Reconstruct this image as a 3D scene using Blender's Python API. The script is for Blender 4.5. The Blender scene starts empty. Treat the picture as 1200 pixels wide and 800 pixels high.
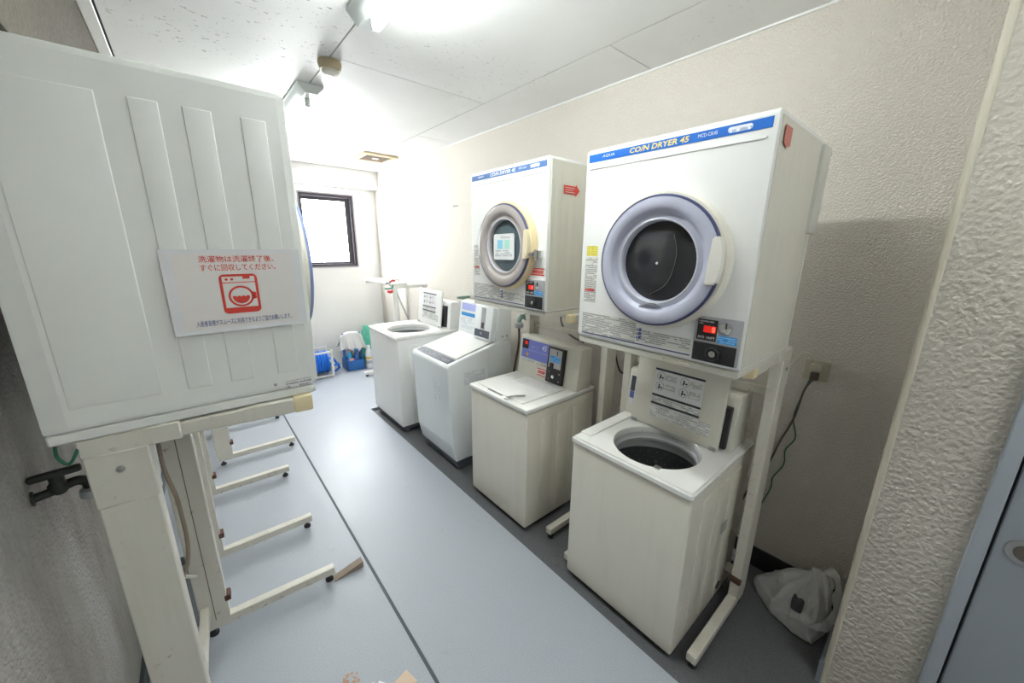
import bpy, bmesh, math, random
from mathutils import Vector, Matrix, noise

random.seed(7)
SC = bpy.context.scene
COL = SC.collection

# ------------------------------------------------------------------ camera
f_px = 438.08
YAW, PITCH, ROLL = math.radians(40.376), math.radians(14.164), math.radians(0.595)
fw = Vector((math.sin(YAW)*math.cos(PITCH), math.cos(YAW)*math.cos(PITCH), -math.sin(PITCH)))
rt = Vector((math.cos(YAW), -math.sin(YAW), 0.0))
up = rt.cross(fw)
c_, s_ = math.cos(ROLL), math.sin(ROLL)
rt, up = c_*rt + s_*up, -s_*rt + c_*up
cam_d = bpy.data.cameras.new('camera')
cam_d.sensor_width = 36.0
cam_d.sensor_fit = 'HORIZONTAL'
cam_d.lens = f_px*36.0/1200.0
cam_d.clip_start = 0.02
cam = bpy.data.objects.new('camera', cam_d)
COL.objects.link(cam)
M3 = Matrix((rt, up, -fw)).transposed()
cam.matrix_world = Matrix.Translation((0, 0, 1.5)) @ M3.to_4x4()
SC.camera = cam

# ------------------------------------------------------------------ world, exposure
w = bpy.data.worlds.new('daylight'); SC.world = w
w.use_nodes = True
w.node_tree.nodes['Background'].inputs[0].default_value = (0.86, 0.93, 1.0, 1)
w.node_tree.nodes['Background'].inputs[1].default_value = 1.0
TUBE_POWER = 15.0
WINDOW_POWER = 10.0
vs = SC.view_settings
vs.view_transform = 'Standard'; vs.look = 'None'; vs.gamma = 1.0
vs.use_curve_mapping = False
vs.exposure = 2.4

# ------------------------------------------------------------------ materials
MATS = {}
def nmat(name):
    m = bpy.data.materials.new(name); m.use_nodes = True
    nt = m.node_tree
    return m, nt, nt.nodes['Principled BSDF']
def plain(name, col, rough=0.5, metal=0.0, emit=None, es=1.0, alpha=None, trans=None, spec=None):
    m, nt, b = nmat(name)
    b.inputs['Base Color'].default_value = (*col, 1)
    b.inputs['Roughness'].default_value = rough
    b.inputs['Metallic'].default_value = metal
    if spec is not None: b.inputs['Specular IOR Level'].default_value = spec
    if emit:
        b.inputs['Emission Color'].default_value = (*emit, 1)
        b.inputs['Emission Strength'].default_value = es
    if trans: b.inputs['Transmission Weight'].default_value = trans
    if alpha is not None: b.inputs['Alpha'].default_value = alpha
    MATS[name] = m
    return m
def N(nt, kind, **kw):
    n = nt.nodes.new(kind)
    for k, v in kw.items():
        if k.startswith('i_'):
            n.inputs[k[2:].replace('_', ' ')].default_value = v
        else: setattr(n, k, v)
    return n
def ramp(nt, fac, p0, p1, c0=(0, 0, 0, 1), c1=(1, 1, 1, 1)):
    r = nt.nodes.new('ShaderNodeValToRGB')
    r.color_ramp.elements[0].position = p0; r.color_ramp.elements[0].color = c0
    r.color_ramp.elements[1].position = p1; r.color_ramp.elements[1].color = c1
    nt.links.new(fac, r.inputs[0])
    return r.outputs[0]
def mix(nt, fac, a, b):
    n = nt.nodes.new('ShaderNodeMix'); n.data_type = 'RGBA'
    for s, v in ((n.inputs[0], fac), (n.inputs[6], a), (n.inputs[7], b)):
        if isinstance(v, tuple): s.default_value = (*v, 1) if len(v) == 3 else v
        elif isinstance(v, (int, float)): s.default_value = v
        else: nt.links.new(v, s)
    return n.outputs[2]
def math_n(nt, op, a, b=None):
    n = nt.nodes.new('ShaderNodeMath'); n.operation = op
    for i, v in enumerate((a, b)):
        if v is None: continue
        if isinstance(v, (int, float)): n.inputs[i].default_value = v
        else: nt.links.new(v, n.inputs[i])
    return n.outputs[0]
def wcoord(nt, scale=(1, 1, 1), rot=(0, 0, 0), obj=False):
    # textures are laid in real metres, so large surfaces share one scale
    if obj:
        t = nt.nodes.new('ShaderNodeTexCoord'); src = t.outputs['Object']
    else:
        t = nt.nodes.new('ShaderNodeNewGeometry'); src = t.outputs['Position']
    mp = nt.nodes.new('ShaderNodeMapping'); mp.inputs['Scale'].default_value = scale
    mp.inputs['Rotation'].default_value = rot
    nt.links.new(src, mp.inputs[0])
    return mp.outputs[0]
def noise_t(nt, vec, scale, detail=4, rough=0.55):
    n = N(nt, 'ShaderNodeTexNoise'); n.inputs['Scale'].default_value = scale
    n.inputs['Detail'].default_value = detail; n.inputs['Roughness'].default_value = rough
    nt.links.new(vec, n.inputs['Vector'])
    return n.outputs['Fac']
def bump(nt, b, h, strength, dist):
    n = N(nt, 'ShaderNodeBump'); n.inputs['Strength'].default_value = strength
    n.inputs['Distance'].default_value = dist
    nt.links.new(h, n.inputs['Height']); nt.links.new(n.outputs[0], b.inputs['Normal'])

def stucco(name, base, speck, scale, bstr, bdist, speck_amt=0.5, stain=None, stain_thr=(0.45, 0.75), streak=False):
    m, nt, b = nmat(name)
    co = wcoord(nt)
    v = N(nt, 'ShaderNodeTexVoronoi', feature='SMOOTH_F1'); v.inputs['Scale'].default_value = scale
    dist = noise_t(nt, co, scale*0.6, 3)
    va = nt.nodes.new('ShaderNodeVectorMath'); va.operation = 'ADD'
    sc_ = nt.nodes.new('ShaderNodeVectorMath'); sc_.operation = 'SCALE'; sc_.inputs['Scale'].default_value = 1.4/scale
    cn = N(nt, 'ShaderNodeTexNoise'); cn.inputs['Scale'].default_value = scale*0.5
    nt.links.new(co, cn.inputs['Vector'])
    nt.links.new(cn.outputs['Color'], sc_.inputs[0]); nt.links.new(co, va.inputs[0]); nt.links.new(sc_.outputs[0], va.inputs[1])
    nt.links.new(va.outputs[0], v.inputs['Vector'])
    fine = noise_t(nt, co, scale*2.6, 3)
    hgt = ramp(nt, v.outputs['Distance'], 0.15, 0.62, (1, 1, 1, 1), (0, 0, 0, 1))
    h = math_n(nt, 'ADD', math_n(nt, 'MULTIPLY', hgt, 0.7), math_n(nt, 'MULTIPLY', fine, 0.5))
    bump(nt, b, h, bstr, bdist)
    big = noise_t(nt, co, 1.3, 4)
    sm = noise_t(nt, co, scale*1.4, 4, 0.7)
    patch = ramp(nt, big, 0.42, 0.68)
    spk = ramp(nt, sm, 0.6, 0.68)
    f = math_n(nt, 'MULTIPLY', math_n(nt, 'MULTIPLY', patch, spk), speck_amt)
    col = mix(nt, f, base, speck)
    if stain:
        sco = wcoord(nt, (6, 6, 1.6) if streak else (1.6, 1.6, 1.6))
        st = ramp(nt, noise_t(nt, sco, 1.6, 6, 0.65), *stain_thr)
        col = mix(nt, st, col, stain)
    nt.links.new(col, b.inputs['Base Color'])
    b.inputs['Roughness'].default_value = 0.75
    b.inputs['Specular IOR Level'].default_value = 0.25
    MATS[name] = m
stucco('wall_cream', (0.70, 0.655, 0.59), (0.25, 0.2, 0.16), 150, 0.75, 0.005, 0.85)
stucco('wall_pale', (0.83, 0.82, 0.80), (0.65, 0.63, 0.6), 110, 0.25, 0.003, 0.4)
stucco('wall_stained', (0.5, 0.485, 0.46), (0.1, 0.09, 0.08), 110, 0.7, 0.005, 0.9, (0.3, 0.265, 0.23), (0.42, 0.75), True)
stucco('beam_brown', (0.078, 0.066, 0.047), (0.02, 0.017, 0.012), 60, 0.6, 0.005, 1.0, (0.055, 0.045, 0.033), (0.4, 0.7))
stucco('pillar_stucco', (0.60, 0.56, 0.495), (0.5, 0.46, 0.4), 75, 0.75, 0.008, 0.3)

def mk_ceiling(name, amt, p0):
    m, nt, b = nmat(name)
    co = wcoord(nt)
    patch = ramp(nt, noise_t(nt, co, 1.4, 3), p0, p0+0.16)
    s = ramp(nt, noise_t(nt, wcoord(nt, (1.0, 1.6, 1)), 42, 3, 0.6), 0.64, 0.675)
    f = math_n(nt, 'MULTIPLY', math_n(nt, 'MULTIPLY', patch, s), amt)
    g = ramp(nt, noise_t(nt, co, 2.2, 3), 0.3, 0.75)
    base = mix(nt, g, (0.80, 0.805, 0.795), (0.74, 0.745, 0.73))
    nt.links.new(mix(nt, f, base, (0.16, 0.14, 0.12)), b.inputs['Base Color'])
    b.inputs['Roughness'].default_value = 0.55
    b.inputs['Specular IOR Level'].default_value = 0.3
    MATS[name] = m
mk_ceiling('ceiling_board', 0.4, 0.5)
mk_ceiling('ceiling_board_mildew', 0.9, 0.36)

def mk_floor(name, c0, c1, rough, stain_amt, dirt):
    m, nt, b = nmat(name)
    co = wcoord(nt)
    spk = noise_t(nt, co, 260, 2, 0.7)
    base = mix(nt, ramp(nt, spk, 0.36, 0.66), c0, c1)
    st = ramp(nt, noise_t(nt, co, 3.1, 6, 0.7), 0.56, 0.72)
    fi = ramp(nt, noise_t(nt, co, 26, 5, 0.7), 0.5, 0.72)
    f = math_n(nt, 'MULTIPLY', math_n(nt, 'MULTIPLY', st, fi), stain_amt)
    nt.links.new(mix(nt, f, base, dirt), b.inputs['Base Color'])
    rr = math_n(nt, 'ADD', math_n(nt, 'MULTIPLY', noise_t(nt, co, 7, 3), 0.16), rough)
    nt.links.new(rr, b.inputs['Roughness'])
    bump(nt, b, spk, 0.12, 0.001)
    MATS[name] = m
mk_floor('vinyl', (0.355, 0.385, 0.435), (0.455, 0.485, 0.535), 0.34, 0.5, (0.25, 0.22, 0.2))
mk_floor('concrete', (0.085, 0.088, 0.094), (0.14, 0.143, 0.15), 0.55, 1.0, (0.05, 0.045, 0.04))

def mk_enamel(name, c, grime, amt, rough=0.28, rust=None):
    m, nt, b = nmat(name)
    co = wcoord(nt, (1, 1, 1), obj=True)
    sco = wcoord(nt, (9, 9, 1.0), obj=True)
    st = ramp(nt, noise_t(nt, sco, 2.0, 5, 0.6), 0.5, 0.8)
    bl = ramp(nt, noise_t(nt, co, 5, 4), 0.35, 0.75)
    f = math_n(nt, 'MULTIPLY', math_n(nt, 'ADD', math_n(nt, 'MULTIPLY', st, 0.7), math_n(nt, 'MULTIPLY', bl, 0.3)), amt)
    col = mix(nt, f, c, grime)
    if rust:
        r = ramp(nt, noise_t(nt, co, 34, 6, 0.75), 0.6, 0.68)
        p = ramp(nt, noise_t(nt, co, 5, 3), 0.4, 0.55)
        col = mix(nt, math_n(nt, 'MULTIPLY', math_n(nt, 'MULTIPLY', r, p), 0.8), col, rust)
    nt.links.new(col, b.inputs['Base Color'])
    b.inputs['Roughness'].default_value = rough
    MATS[name] = m
mk_enamel('enamel_cream', (0.81, 0.775, 0.685), (0.64, 0.57, 0.45), 0.38)
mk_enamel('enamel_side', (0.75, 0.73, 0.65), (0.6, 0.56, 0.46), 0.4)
mk_enamel('enamel_white', (0.9, 0.9, 0.885), (0.8, 0.79, 0.76), 0.25)
mk_enamel('enamel_bluewhite', (0.85, 0.885, 0.905), (0.8, 0.84, 0.86), 0.2, 0.22)
mk_enamel('enamel_cool', (0.84, 0.86, 0.825), (0.77, 0.78, 0.74), 0.3)
mk_enamel('deck_white', (0.86, 0.855, 0.83), (0.78, 0.76, 0.7), 0.3, 0.22)
mk_enamel('stand_paint', (0.72, 0.695, 0.62), (0.5, 0.45, 0.36), 0.5, 0.42, (0.3, 0.14, 0.07))
mk_enamel('stand_white', (0.8, 0.8, 0.77), (0.6, 0.58, 0.52), 0.3, 0.4)
plain('cap_cream', (0.84, 0.72, 0.46), 0.45)
plain('black_plastic', (0.018, 0.018, 0.02), 0.35)
plain('rubber', (0.02, 0.02, 0.022), 0.7)
plain('dark_grey', (0.06, 0.065, 0.07), 0.4)
plain('baseboard_black', (0.02, 0.022, 0.022), 0.5)
plain('groove_dark', (0.075, 0.09, 0.1), 0.6)
plain('stripe_blue', (0.02, 0.16, 0.62), 0.35)
plain('stripe_faded', (0.1, 0.2, 0.46), 0.35)
plain('ink_yellow', (0.92, 0.72, 0.2), 0.4)
plain('ink_white', (0.9, 0.9, 0.9), 0.4)
plain('ink_black', (0.03, 0.03, 0.035), 0.5)
plain('ink_red', (0.72, 0.055, 0.035), 0.5)
plain('ink_blue', (0.07, 0.1, 0.33), 0.5)
plain('ink_navy', (0.03, 0.035, 0.16), 0.4)
plain('seal_navy', (0.06, 0.065, 0.16), 0.35)
plain('label_white', (0.82, 0.82, 0.83), 0.4)
plain('label_pink', (0.83, 0.79, 0.77), 0.25)
plain('label_laminate', (0.80, 0.805, 0.82), 0.2)
plain('label_yellow', (0.88, 0.78, 0.12), 0.4)
plain('label_blue', (0.02, 0.3, 0.72), 0.4)
plain('label_periwinkle', (0.2, 0.24, 0.68), 0.35)
plain('label_lightblue', (0.42, 0.46, 0.82), 0.4)
plain('label_cyan', (0.3, 0.68, 0.84), 0.4)
plain('label_green', (0.4, 0.75, 0.6), 0.4)
plain('label_orange', (0.85, 0.5, 0.06), 0.4)
plain('label_salmon', (0.62, 0.2, 0.16), 0.5)
plain('ring_lavender', (0.50, 0.51, 0.63), 0.22)
plain('ring_pale', (0.62, 0.63, 0.7), 0.15)
plain('ring_mauve', (0.45, 0.40, 0.385), 0.22)
plain('flange_cream', (0.82, 0.79, 0.70), 0.3)
plain('flange_yellowed', (0.80, 0.66, 0.40), 0.35)
plain('handle_cream', (0.86, 0.83, 0.77), 0.3)
plain('handle_yellowed', (0.86, 0.76, 0.54), 0.35)
plain('panel_silver', (0.5, 0.5, 0.52), 0.35, 0.7)
plain('panel_grey', (0.42, 0.42, 0.45), 0.35)
plain('chrome', (0.75, 0.76, 0.77), 0.18, 1.0)
plain('steel', (0.45, 0.45, 0.45), 0.35, 0.9)
plain('drum_steel', (0.42, 0.43, 0.44), 0.3, 0.85)
plain('drum_dark', (0.085, 0.088, 0.095), 0.35, 0.3)
plain('tub_grey', (0.5, 0.51, 0.52), 0.3)
plain('glass_dark', (0.03, 0.03, 0.034), 0.08)
plain('glass_teal', (0.10, 0.14, 0.16), 0.08)
plain('display_off', (0.12, 0.0, 0.0), 0.2)
plain('display_red', (0.8, 0.02, 0.01), 0.3, emit=(1.0, 0.03, 0.02), es=0.07)
plain('display_digit', (1, 0.3, 0.2), 0.3, emit=(1.0, 0.22, 0.12), es=0.35)
plain('panel_charcoal', (0.10, 0.115, 0.15), 0.3)
plain('rust', (0.11, 0.05, 0.035), 0.8)
plain('brass_oxide', (0.05, 0.055, 0.05), 0.5, 0.6)
plain('brass_green', (0.25, 0.36, 0.31), 0.55, 0.4)
plain('hose_grey', (0.5, 0.52, 0.55), 0.45)
plain('hose_dark', (0.035, 0.035, 0.035), 0.5)
plain('hose_blue', (0.3, 0.38, 0.66), 0.3)
plain('wire_green', (0.01, 0.12, 0.06), 0.5)
plain('wire_cream', (0.66, 0.62, 0.52), 0.5)
plain('wire_dark', (0.1, 0.085, 0.07), 0.6)
plain('outlet_beige', (0.52, 0.47, 0.36), 0.45)
plain('plug_cream', (0.62, 0.58, 0.48), 0.45)
plain('pipe_grey', (0.22, 0.25, 0.28), 0.5)
plain('wood_grey', (0.3, 0.24, 0.19), 0.8)
plain('cardboard', (0.72, 0.56, 0.42), 0.85)
plain('paper_white', (0.8, 0.8, 0.8), 0.8)
plain('frame_bronze', (0.055, 0.05, 0.06), 0.4, 0.3)
plain('frame_edge', (0.3, 0.28, 0.3), 0.4, 0.3)
plain('trim_white', (0.78, 0.78, 0.76), 0.5)
plain('trim_beige', (0.62, 0.57, 0.47), 0.5)
plain('door_grey', (0.30, 0.325, 0.36), 0.4)
plain('door_frame_grey', (0.37, 0.40, 0.45), 0.4)
plain('fixture_white', (0.74, 0.78, 0.78), 0.35)
plain('detector_tan', (0.50, 0.42, 0.27), 0.5)
plain('detector_lens', (0.75, 0.72, 0.66), 0.35)
plain('vent_tan', (0.66, 0.52, 0.33), 0.5)
plain('vent_dark', (0.14, 0.1, 0.07), 0.7)
plain('reel_blue', (0.01, 0.17, 0.72), 0.35)
plain('bucket_blue', (0.015, 0.13, 0.42), 0.35)
plain('towel_grey', (0.72, 0.72, 0.71), 0.95)
plain('bag_green', (0.12, 0.52, 0.38), 0.4)
plain('bottle_blue', (0.03, 0.12, 0.34), 0.25)
plain('bottle_cyan', (0.05, 0.42, 0.72), 0.3)
plain('bottle_pink', (0.78, 0.3, 0.36), 0.35)
plain('bottle_grey', (0.42, 0.42, 0.44), 0.4)
plain('bottle_clear', (0.72, 0.75, 0.78), 0.3)
plain('bottle_green', (0.05, 0.2, 0.17), 0.3)
plain('clamp_red', (0.7, 0.05, 0.06), 0.4)
plain('clamp_green', (0.1, 0.35, 0.25), 0.4)
plain('vent_plastic', (0.62, 0.62, 0.57), 0.35)
plain('tube_light', (1, 1, 1), 0.4, emit=(0.95, 1.0, 0.97), es=TUBE_POWER)
plain('window_glass', (0.9, 0.93, 0.95), 0.25, emit=(0.95, 0.98, 1.0), es=WINDOW_POWER)
def mk_bag():
    m, nt, b = nmat('bag_white')
    b.inputs['Base Color'].default_value = (0.9, 0.9, 0.9, 1)
    b.inputs['Roughness'].default_value = 0.3
    tr = nt.nodes.new('ShaderNodeBsdfTranslucent'); tr.inputs[0].default_value = (0.9, 0.9, 0.9, 1)
    tp = nt.nodes.new('ShaderNodeBsdfTransparent')
    m1 = nt.nodes.new('ShaderNodeMixShader'); m1.inputs[0].default_value = 0.3
    m2 = nt.nodes.new('ShaderNodeMixShader'); m2.inputs[0].default_value = 0.22
    nt.links.new(b.outputs[0], m1.inputs[1]); nt.links.new(tr.outputs[0], m1.inputs[2])
    nt.links.new(m1.outputs[0], m2.inputs[1]); nt.links.new(tp.outputs[0], m2.inputs[2])
    nt.links.new(m2.outputs[0], nt.nodes['Material Output'].inputs[0])
    MATS['bag_white'] = m
mk_bag()
def mk_print(name, paper, ink, rows, dens=0.45, wf=420.0):
    # rows of tiny illegible print; UVs are in metres
    m, nt, b = nmat(name)
    uv = nt.nodes.new('ShaderNodeUVMap')
    sep = nt.nodes.new('ShaderNodeSeparateXYZ'); nt.links.new(uv.outputs[0], sep.inputs[0])
    rv = math_n(nt, 'MULTIPLY', sep.outputs[1], rows)
    fl = math_n(nt, 'FLOOR', rv); fr = math_n(nt, 'FRACT', rv)
    band = math_n(nt, 'GREATER_THAN', fr, 0.42)
    cb = nt.nodes.new('ShaderNodeCombineXYZ')
    nt.links.new(sep.outputs[0], cb.inputs[0])
    nt.links.new(math_n(nt, 'MULTIPLY', fl, 7.37), cb.inputs[1])
    nt.links.new(math_n(nt, 'MULTIPLY', fr, 0.004), cb.inputs[2])
    a = noise_t(nt, cb.outputs[0], wf, 2, 0.7)
    g = noise_t(nt, cb.outputs[0], 22, 1, 0.5)
    ink_m = math_n(nt, 'MULTIPLY', math_n(nt, 'MULTIPLY', band, math_n(nt, 'GREATER_THAN', a, dens)), math_n(nt, 'GREATER_THAN', g, 0.42))
    nt.links.new(mix(nt, math_n(nt, 'MULTIPLY', ink_m, 0.62), paper, ink), b.inputs['Base Color'])
    b.inputs['Roughness'].default_value = 0.4
    MATS[name] = m
mk_print('print_body', (0.80, 0.79, 0.745), (0.06, 0.06, 0.09), 150, 0.42)
mk_print('print_white', (0.84, 0.845, 0.85), (0.1, 0.1, 0.12), 130, 0.42)
mk_print('print_faint', (0.8, 0.83, 0.86), (0.42, 0.45, 0.5), 110, 0.42)
mk_print('print_lid', (0.80, 0.80, 0.78), (0.15, 0.15, 0.16), 120, 0.45)
mk_print('print_deck', (0.855, 0.85, 0.825), (0.62, 0.61, 0.6), 90, 0.47)
mk_print('print_yellow', (0.88, 0.78, 0.12), (0.35, 0.3, 0.1), 120, 0.5)
mk_print('print_blue', (0.02, 0.3, 0.72), (0.5, 0.7, 0.9), 160, 0.45)
mk_print('print_red', (0.7, 0.05, 0.04), (0.85, 0.5, 0.45), 120, 0.45)
mk_print('print_panel', (0.10, 0.115, 0.15), (0.5, 0.52, 0.56), 60, 0.5, 200)
mk_print('print_black', (0.018, 0.018, 0.02), (0.7, 0.7, 0.7), 140, 0.42)
mk_print('print_periwinkle', (0.2, 0.24, 0.68), (0.5, 0.52, 0.8), 60, 0.5)
mk_print('print_pill', (0.85, 0.87, 0.9), (0.15, 0.25, 0.55), 75, 0.45, 260)

# ------------------------------------------------------------------ mesh helpers
def BM(): return bmesh.new()
def rbox(bm, x0, x1, y0, y1, z0, z1, r=0.0, seg=2, M=None):
    res = bmesh.ops.create_cube(bm, size=1.0)
    vs_ = res['verts']
    for v in vs_:
        v.co = Vector(((x0+x1)/2 + v.co.x*(x1-x0), (y0+y1)/2 + v.co.y*(y1-y0), (z0+z1)/2 + v.co.z*(z1-z0)))
    if r > 0:
        es = list({e for v in vs_ for e in v.link_edges})
        out = bmesh.ops.bevel(bm, geom=es, offset=r, segments=seg, affect='EDGES', profile=0.6, clamp_overlap=True)
        vs_ = list({v for f in out['faces'] for v in f.verts} | {v for v in vs_ if v.is_valid})
    if M is not None:
        for v in vs_: v.co = M @ v.co
    return bm
def bx(*a, **k): return rbox(BM(), *a, **k)
def prism(bm, prof, y0, y1, r=0.0, seg=2):
    """profile in (x, z), extruded along y"""
    a = [bm.verts.new((x, y0, z)) for x, z in prof]
    b = [bm.verts.new((x, y1, z)) for x, z in prof]
    n = len(prof); fs = [bm.faces.new(a[::-1]), bm.faces.new(b)]
    for i in range(n): fs.append(bm.faces.new((a[i], a[(i+1) % n], b[(i+1) % n], b[i])))
    bmesh.ops.recalc_face_normals(bm, faces=fs)
    if r > 0:
        es = list({e for f in fs for e in f.edges})
        bmesh.ops.bevel(bm, geom=es, offset=r, segments=seg, affect='EDGES', profile=0.6, clamp_overlap=True)
    return bm
def lathe(bm, prof, n=48, M=None, cap0=False, cap1=False):
    """profile (radius, height) round local z"""
    M = M or Matrix()
    rings = []
    for r, h in prof:
        rings.append([bm.verts.new(M @ Vector((r*math.cos(2*math.pi*i/n), r*math.sin(2*math.pi*i/n), h))) for i in range(n)])
    fs = []
    for a, b in zip(rings, rings[1:]):
        for i in range(n): fs.append(bm.faces.new((a[i], a[(i+1) % n], b[(i+1) % n], b[i])))
    if cap0: fs.append(bm.faces.new(rings[0][::-1]))
    if cap1: fs.append(bm.faces.new(rings[-1]))
    bmesh.ops.recalc_face_normals(bm, faces=fs)
    return bm
def smooth_pts(pts, k=6):
    P = [Vector(p) for p in pts]; out = []
    for i in range(len(P)-1):
        p0 = P[max(i-1, 0)]; p1 = P[i]; p2 = P[i+1]; p3 = P[min(i+2, len(P)-1)]
        for j in range(k):
            t = j/k
            out.append(0.5*((2*p1) + (p2-p0)*t + (2*p0-5*p1+4*p2-p3)*t*t + (3*p1-p0-3*p2+p3)*t**3))
    out.append(P[-1]); return out
def tube(bm, pts, r, n=8, sm=True, k=6, ry=None):
    P = smooth_pts(pts, k) if sm else [Vector(p) for p in pts]
    rings = []; prev = None
    for i, p in enumerate(P):
        d = (P[min(i+1, len(P)-1)] - P[max(i-1, 0)]).normalized()
        a = prev if prev is not None else (Vector((0, 0, 1)) if abs(d.z) < 0.9 else Vector((1, 0, 0)))
        u = (a - d*a.dot(d)).normalized(); v = d.cross(u); prev = u
        rr = r[i*len(r)//len(P)] if isinstance(r, list) else r
        rings.append([bm.verts.new(p + u*rr*math.cos(2*math.pi*j/n) + v*(ry or rr)*math.sin(2*math.pi*j/n)) for j in range(n)])
    fs = []
    for a, b in zip(rings, rings[1:]):
        for j in range(n): fs.append(bm.faces.new((a[j], a[(j+1) % n], b[(j+1) % n], b[j])))
    fs.append(bm.faces.new(rings[0][::-1])); fs.append(bm.faces.new(rings[-1]))
    bmesh.ops.recalc_face_normals(bm, faces=fs)
    return bm
def T(bm_or_pts, r=None, **k):
    return tube(BM(), bm_or_pts, r, **k)
AX_NX = Matrix(((0, 0, -1, 0), (-1, 0, 0, 0), (0, 1, 0, 0), (0, 0, 0, 1)))   # local z -> -x, x -> -y, y -> z
def at(x, y, z, R=None):
    return Matrix.Translation((x, y, z)) @ (R or Matrix())
RX90 = Matrix.Rotation(math.radians(90), 4, 'X')
RY90 = Matrix.Rotation(math.radians(90), 4, 'Y')

def obj(name, bm, mat, parent=None, smooth=True, angle=38, loc=None):
    me = bpy.data.meshes.new(name)
    bm.to_mesh(me); bm.free()
    me.materials.append(MATS[mat] if isinstance(mat, str) else mat)
    if smooth:
        for p in me.polygons: p.use_smooth = True
        try: me.set_sharp_from_angle(angle=math.radians(angle))
        except Exception: pass
    o = bpy.data.objects.new(name, me); COL.objects.link(o)
    if parent: o.parent = parent
    if loc: o.location = loc
    return o
def tag(o, label, cat, group=None):
    o['label'] = label; o['category'] = cat
    if group: o['group'] = group
    return o
def thing(name, label, cat, loc=(0, 0, 0), rz=0.0, group=None):
    o = bpy.data.objects.new(name, None); COL.objects.link(o)
    o.empty_display_size = 0.05
    o.location = loc; o.rotation_euler = (0, 0, rz)
    return tag(o, label, cat, group)
def struct(name, bm, mat, label=None, smooth=False, parent=None):
    o = obj(name, bm, mat, parent, smooth)
    if not parent:
        o['kind'] = 'structure'
        if label: o['label'] = label
        o['category'] = name.split('_')[0]
    return o
def part_label(o, s): o['label'] = s; return o

# frame for flat things: origin at lower-left corner, u right, v up, n outwards
def frame(o, u, v):
    u = Vector(u).normalized(); v = Vector(v).normalized(); n = u.cross(v)
    m = Matrix((u, v, n)).transposed().to_4x4(); m.translation = Vector(o)
    return m
def plate(name, F, u0, u1, v0, v1, mat, parent, h=0.0008, lift=0.0, r=0.0, skew=0.0):
    """thin printed plate on frame F with UVs in metres"""
    bm = BM()
    if r > 0:
        pts = []
        for cx, cy, a0 in ((u1-r, v1-r, 0), (u0+r, v1-r, 90), (u0+r, v0+r, 180), (u1-r, v0+r, 270)):
            for k in range(6):
                a = math.radians(a0 + 18*k); pts.append((cx + r*math.cos(a), cy + r*math.sin(a)))
    else: pts = [(u0, v0), (u1, v0), (u1+skew, v1), (u0+skew, v1)]
    poly(bm, F, pts, h, lift)
    return obj(name, bm, mat, parent, smooth=False)
def poly(bm, F, pts, h=0.0008, lift=0.0):
    uvl = bm.loops.layers.uv.verify()
    a = [bm.verts.new(F @ Vector((x, y, lift))) for x, y in pts]
    b = [bm.verts.new(F @ Vector((x, y, lift+h))) for x, y in pts]
    n = len(pts)
    f = bm.faces.new(b)
    for l, (x, y) in zip(f.loops, pts): l[uvl].uv = (x + 0.37, y + 0.21)
    for i in range(n): bm.faces.new((a[i], a[(i+1) % n], b[(i+1) % n], b[i]))
    return bm
def ring_pts(cx, cy, r, n=32): return [(cx + r*math.cos(2*math.pi*i/n), cy + r*math.sin(2*math.pi*i/n)) for i in range(n)]
def ring(bm, F, cx, cy, r0, r1, h=0.0008, lift=0.0, n=32, a0=0.0, a1=360.0):
    A = [math.radians(a0 + (a1-a0)*i/n) for i in range(n+1)]
    vs0 = [bm.verts.new(F @ Vector((cx + r0*math.cos(a), cy + r0*math.sin(a), lift+h))) for a in A]
    vs1 = [bm.verts.new(F @ Vector((cx + r1*math.cos(a), cy + r1*math.sin(a), lift+h))) for a in A]
    for i in range(n): bm.faces.new((vs0[i], vs1[i], vs1[i+1], vs0[i+1]))
    return bm
def text(name, s, F, u0, v0, wd, ht, mat, parent, lift=0.0012, shear=0.0, bold=0.0):
    cu = bpy.data.curves.new(name, 'FONT'); cu.body = s; cu.size = 1.0
    cu.resolution_u = 2; cu.shear = shear; cu.offset = bold; cu.fill_mode = 'FRONT'
    tmp = bpy.data.objects.new(name, cu); COL.objects.link(tmp)
    dg = bpy.context.evaluated_depsgraph_get()
    me = bpy.data.meshes.new_from_object(tmp.evaluated_get(dg))
    bpy.data.objects.remove(tmp); bpy.data.curves.remove(cu)
    if len(me.vertices) == 0: return None
    xs = [v.co.x for v in me.vertices]; ys = [v.co.y for v in me.vertices]
    sx = wd/(max(xs)-min(xs)); sy = ht/(max(ys)-min(ys)); mx, my = min(xs), min(ys)
    for v in me.vertices:
        v.co = F @ Vector((u0 + (v.co.x-mx)*sx, v0 + (v.co.y-my)*sy, lift))
    me.name = name; me.materials.clear(); me.materials.append(MATS[mat])
    o = bpy.data.objects.new(name, me); COL.objects.link(o); o.parent = parent
    return o

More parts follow.
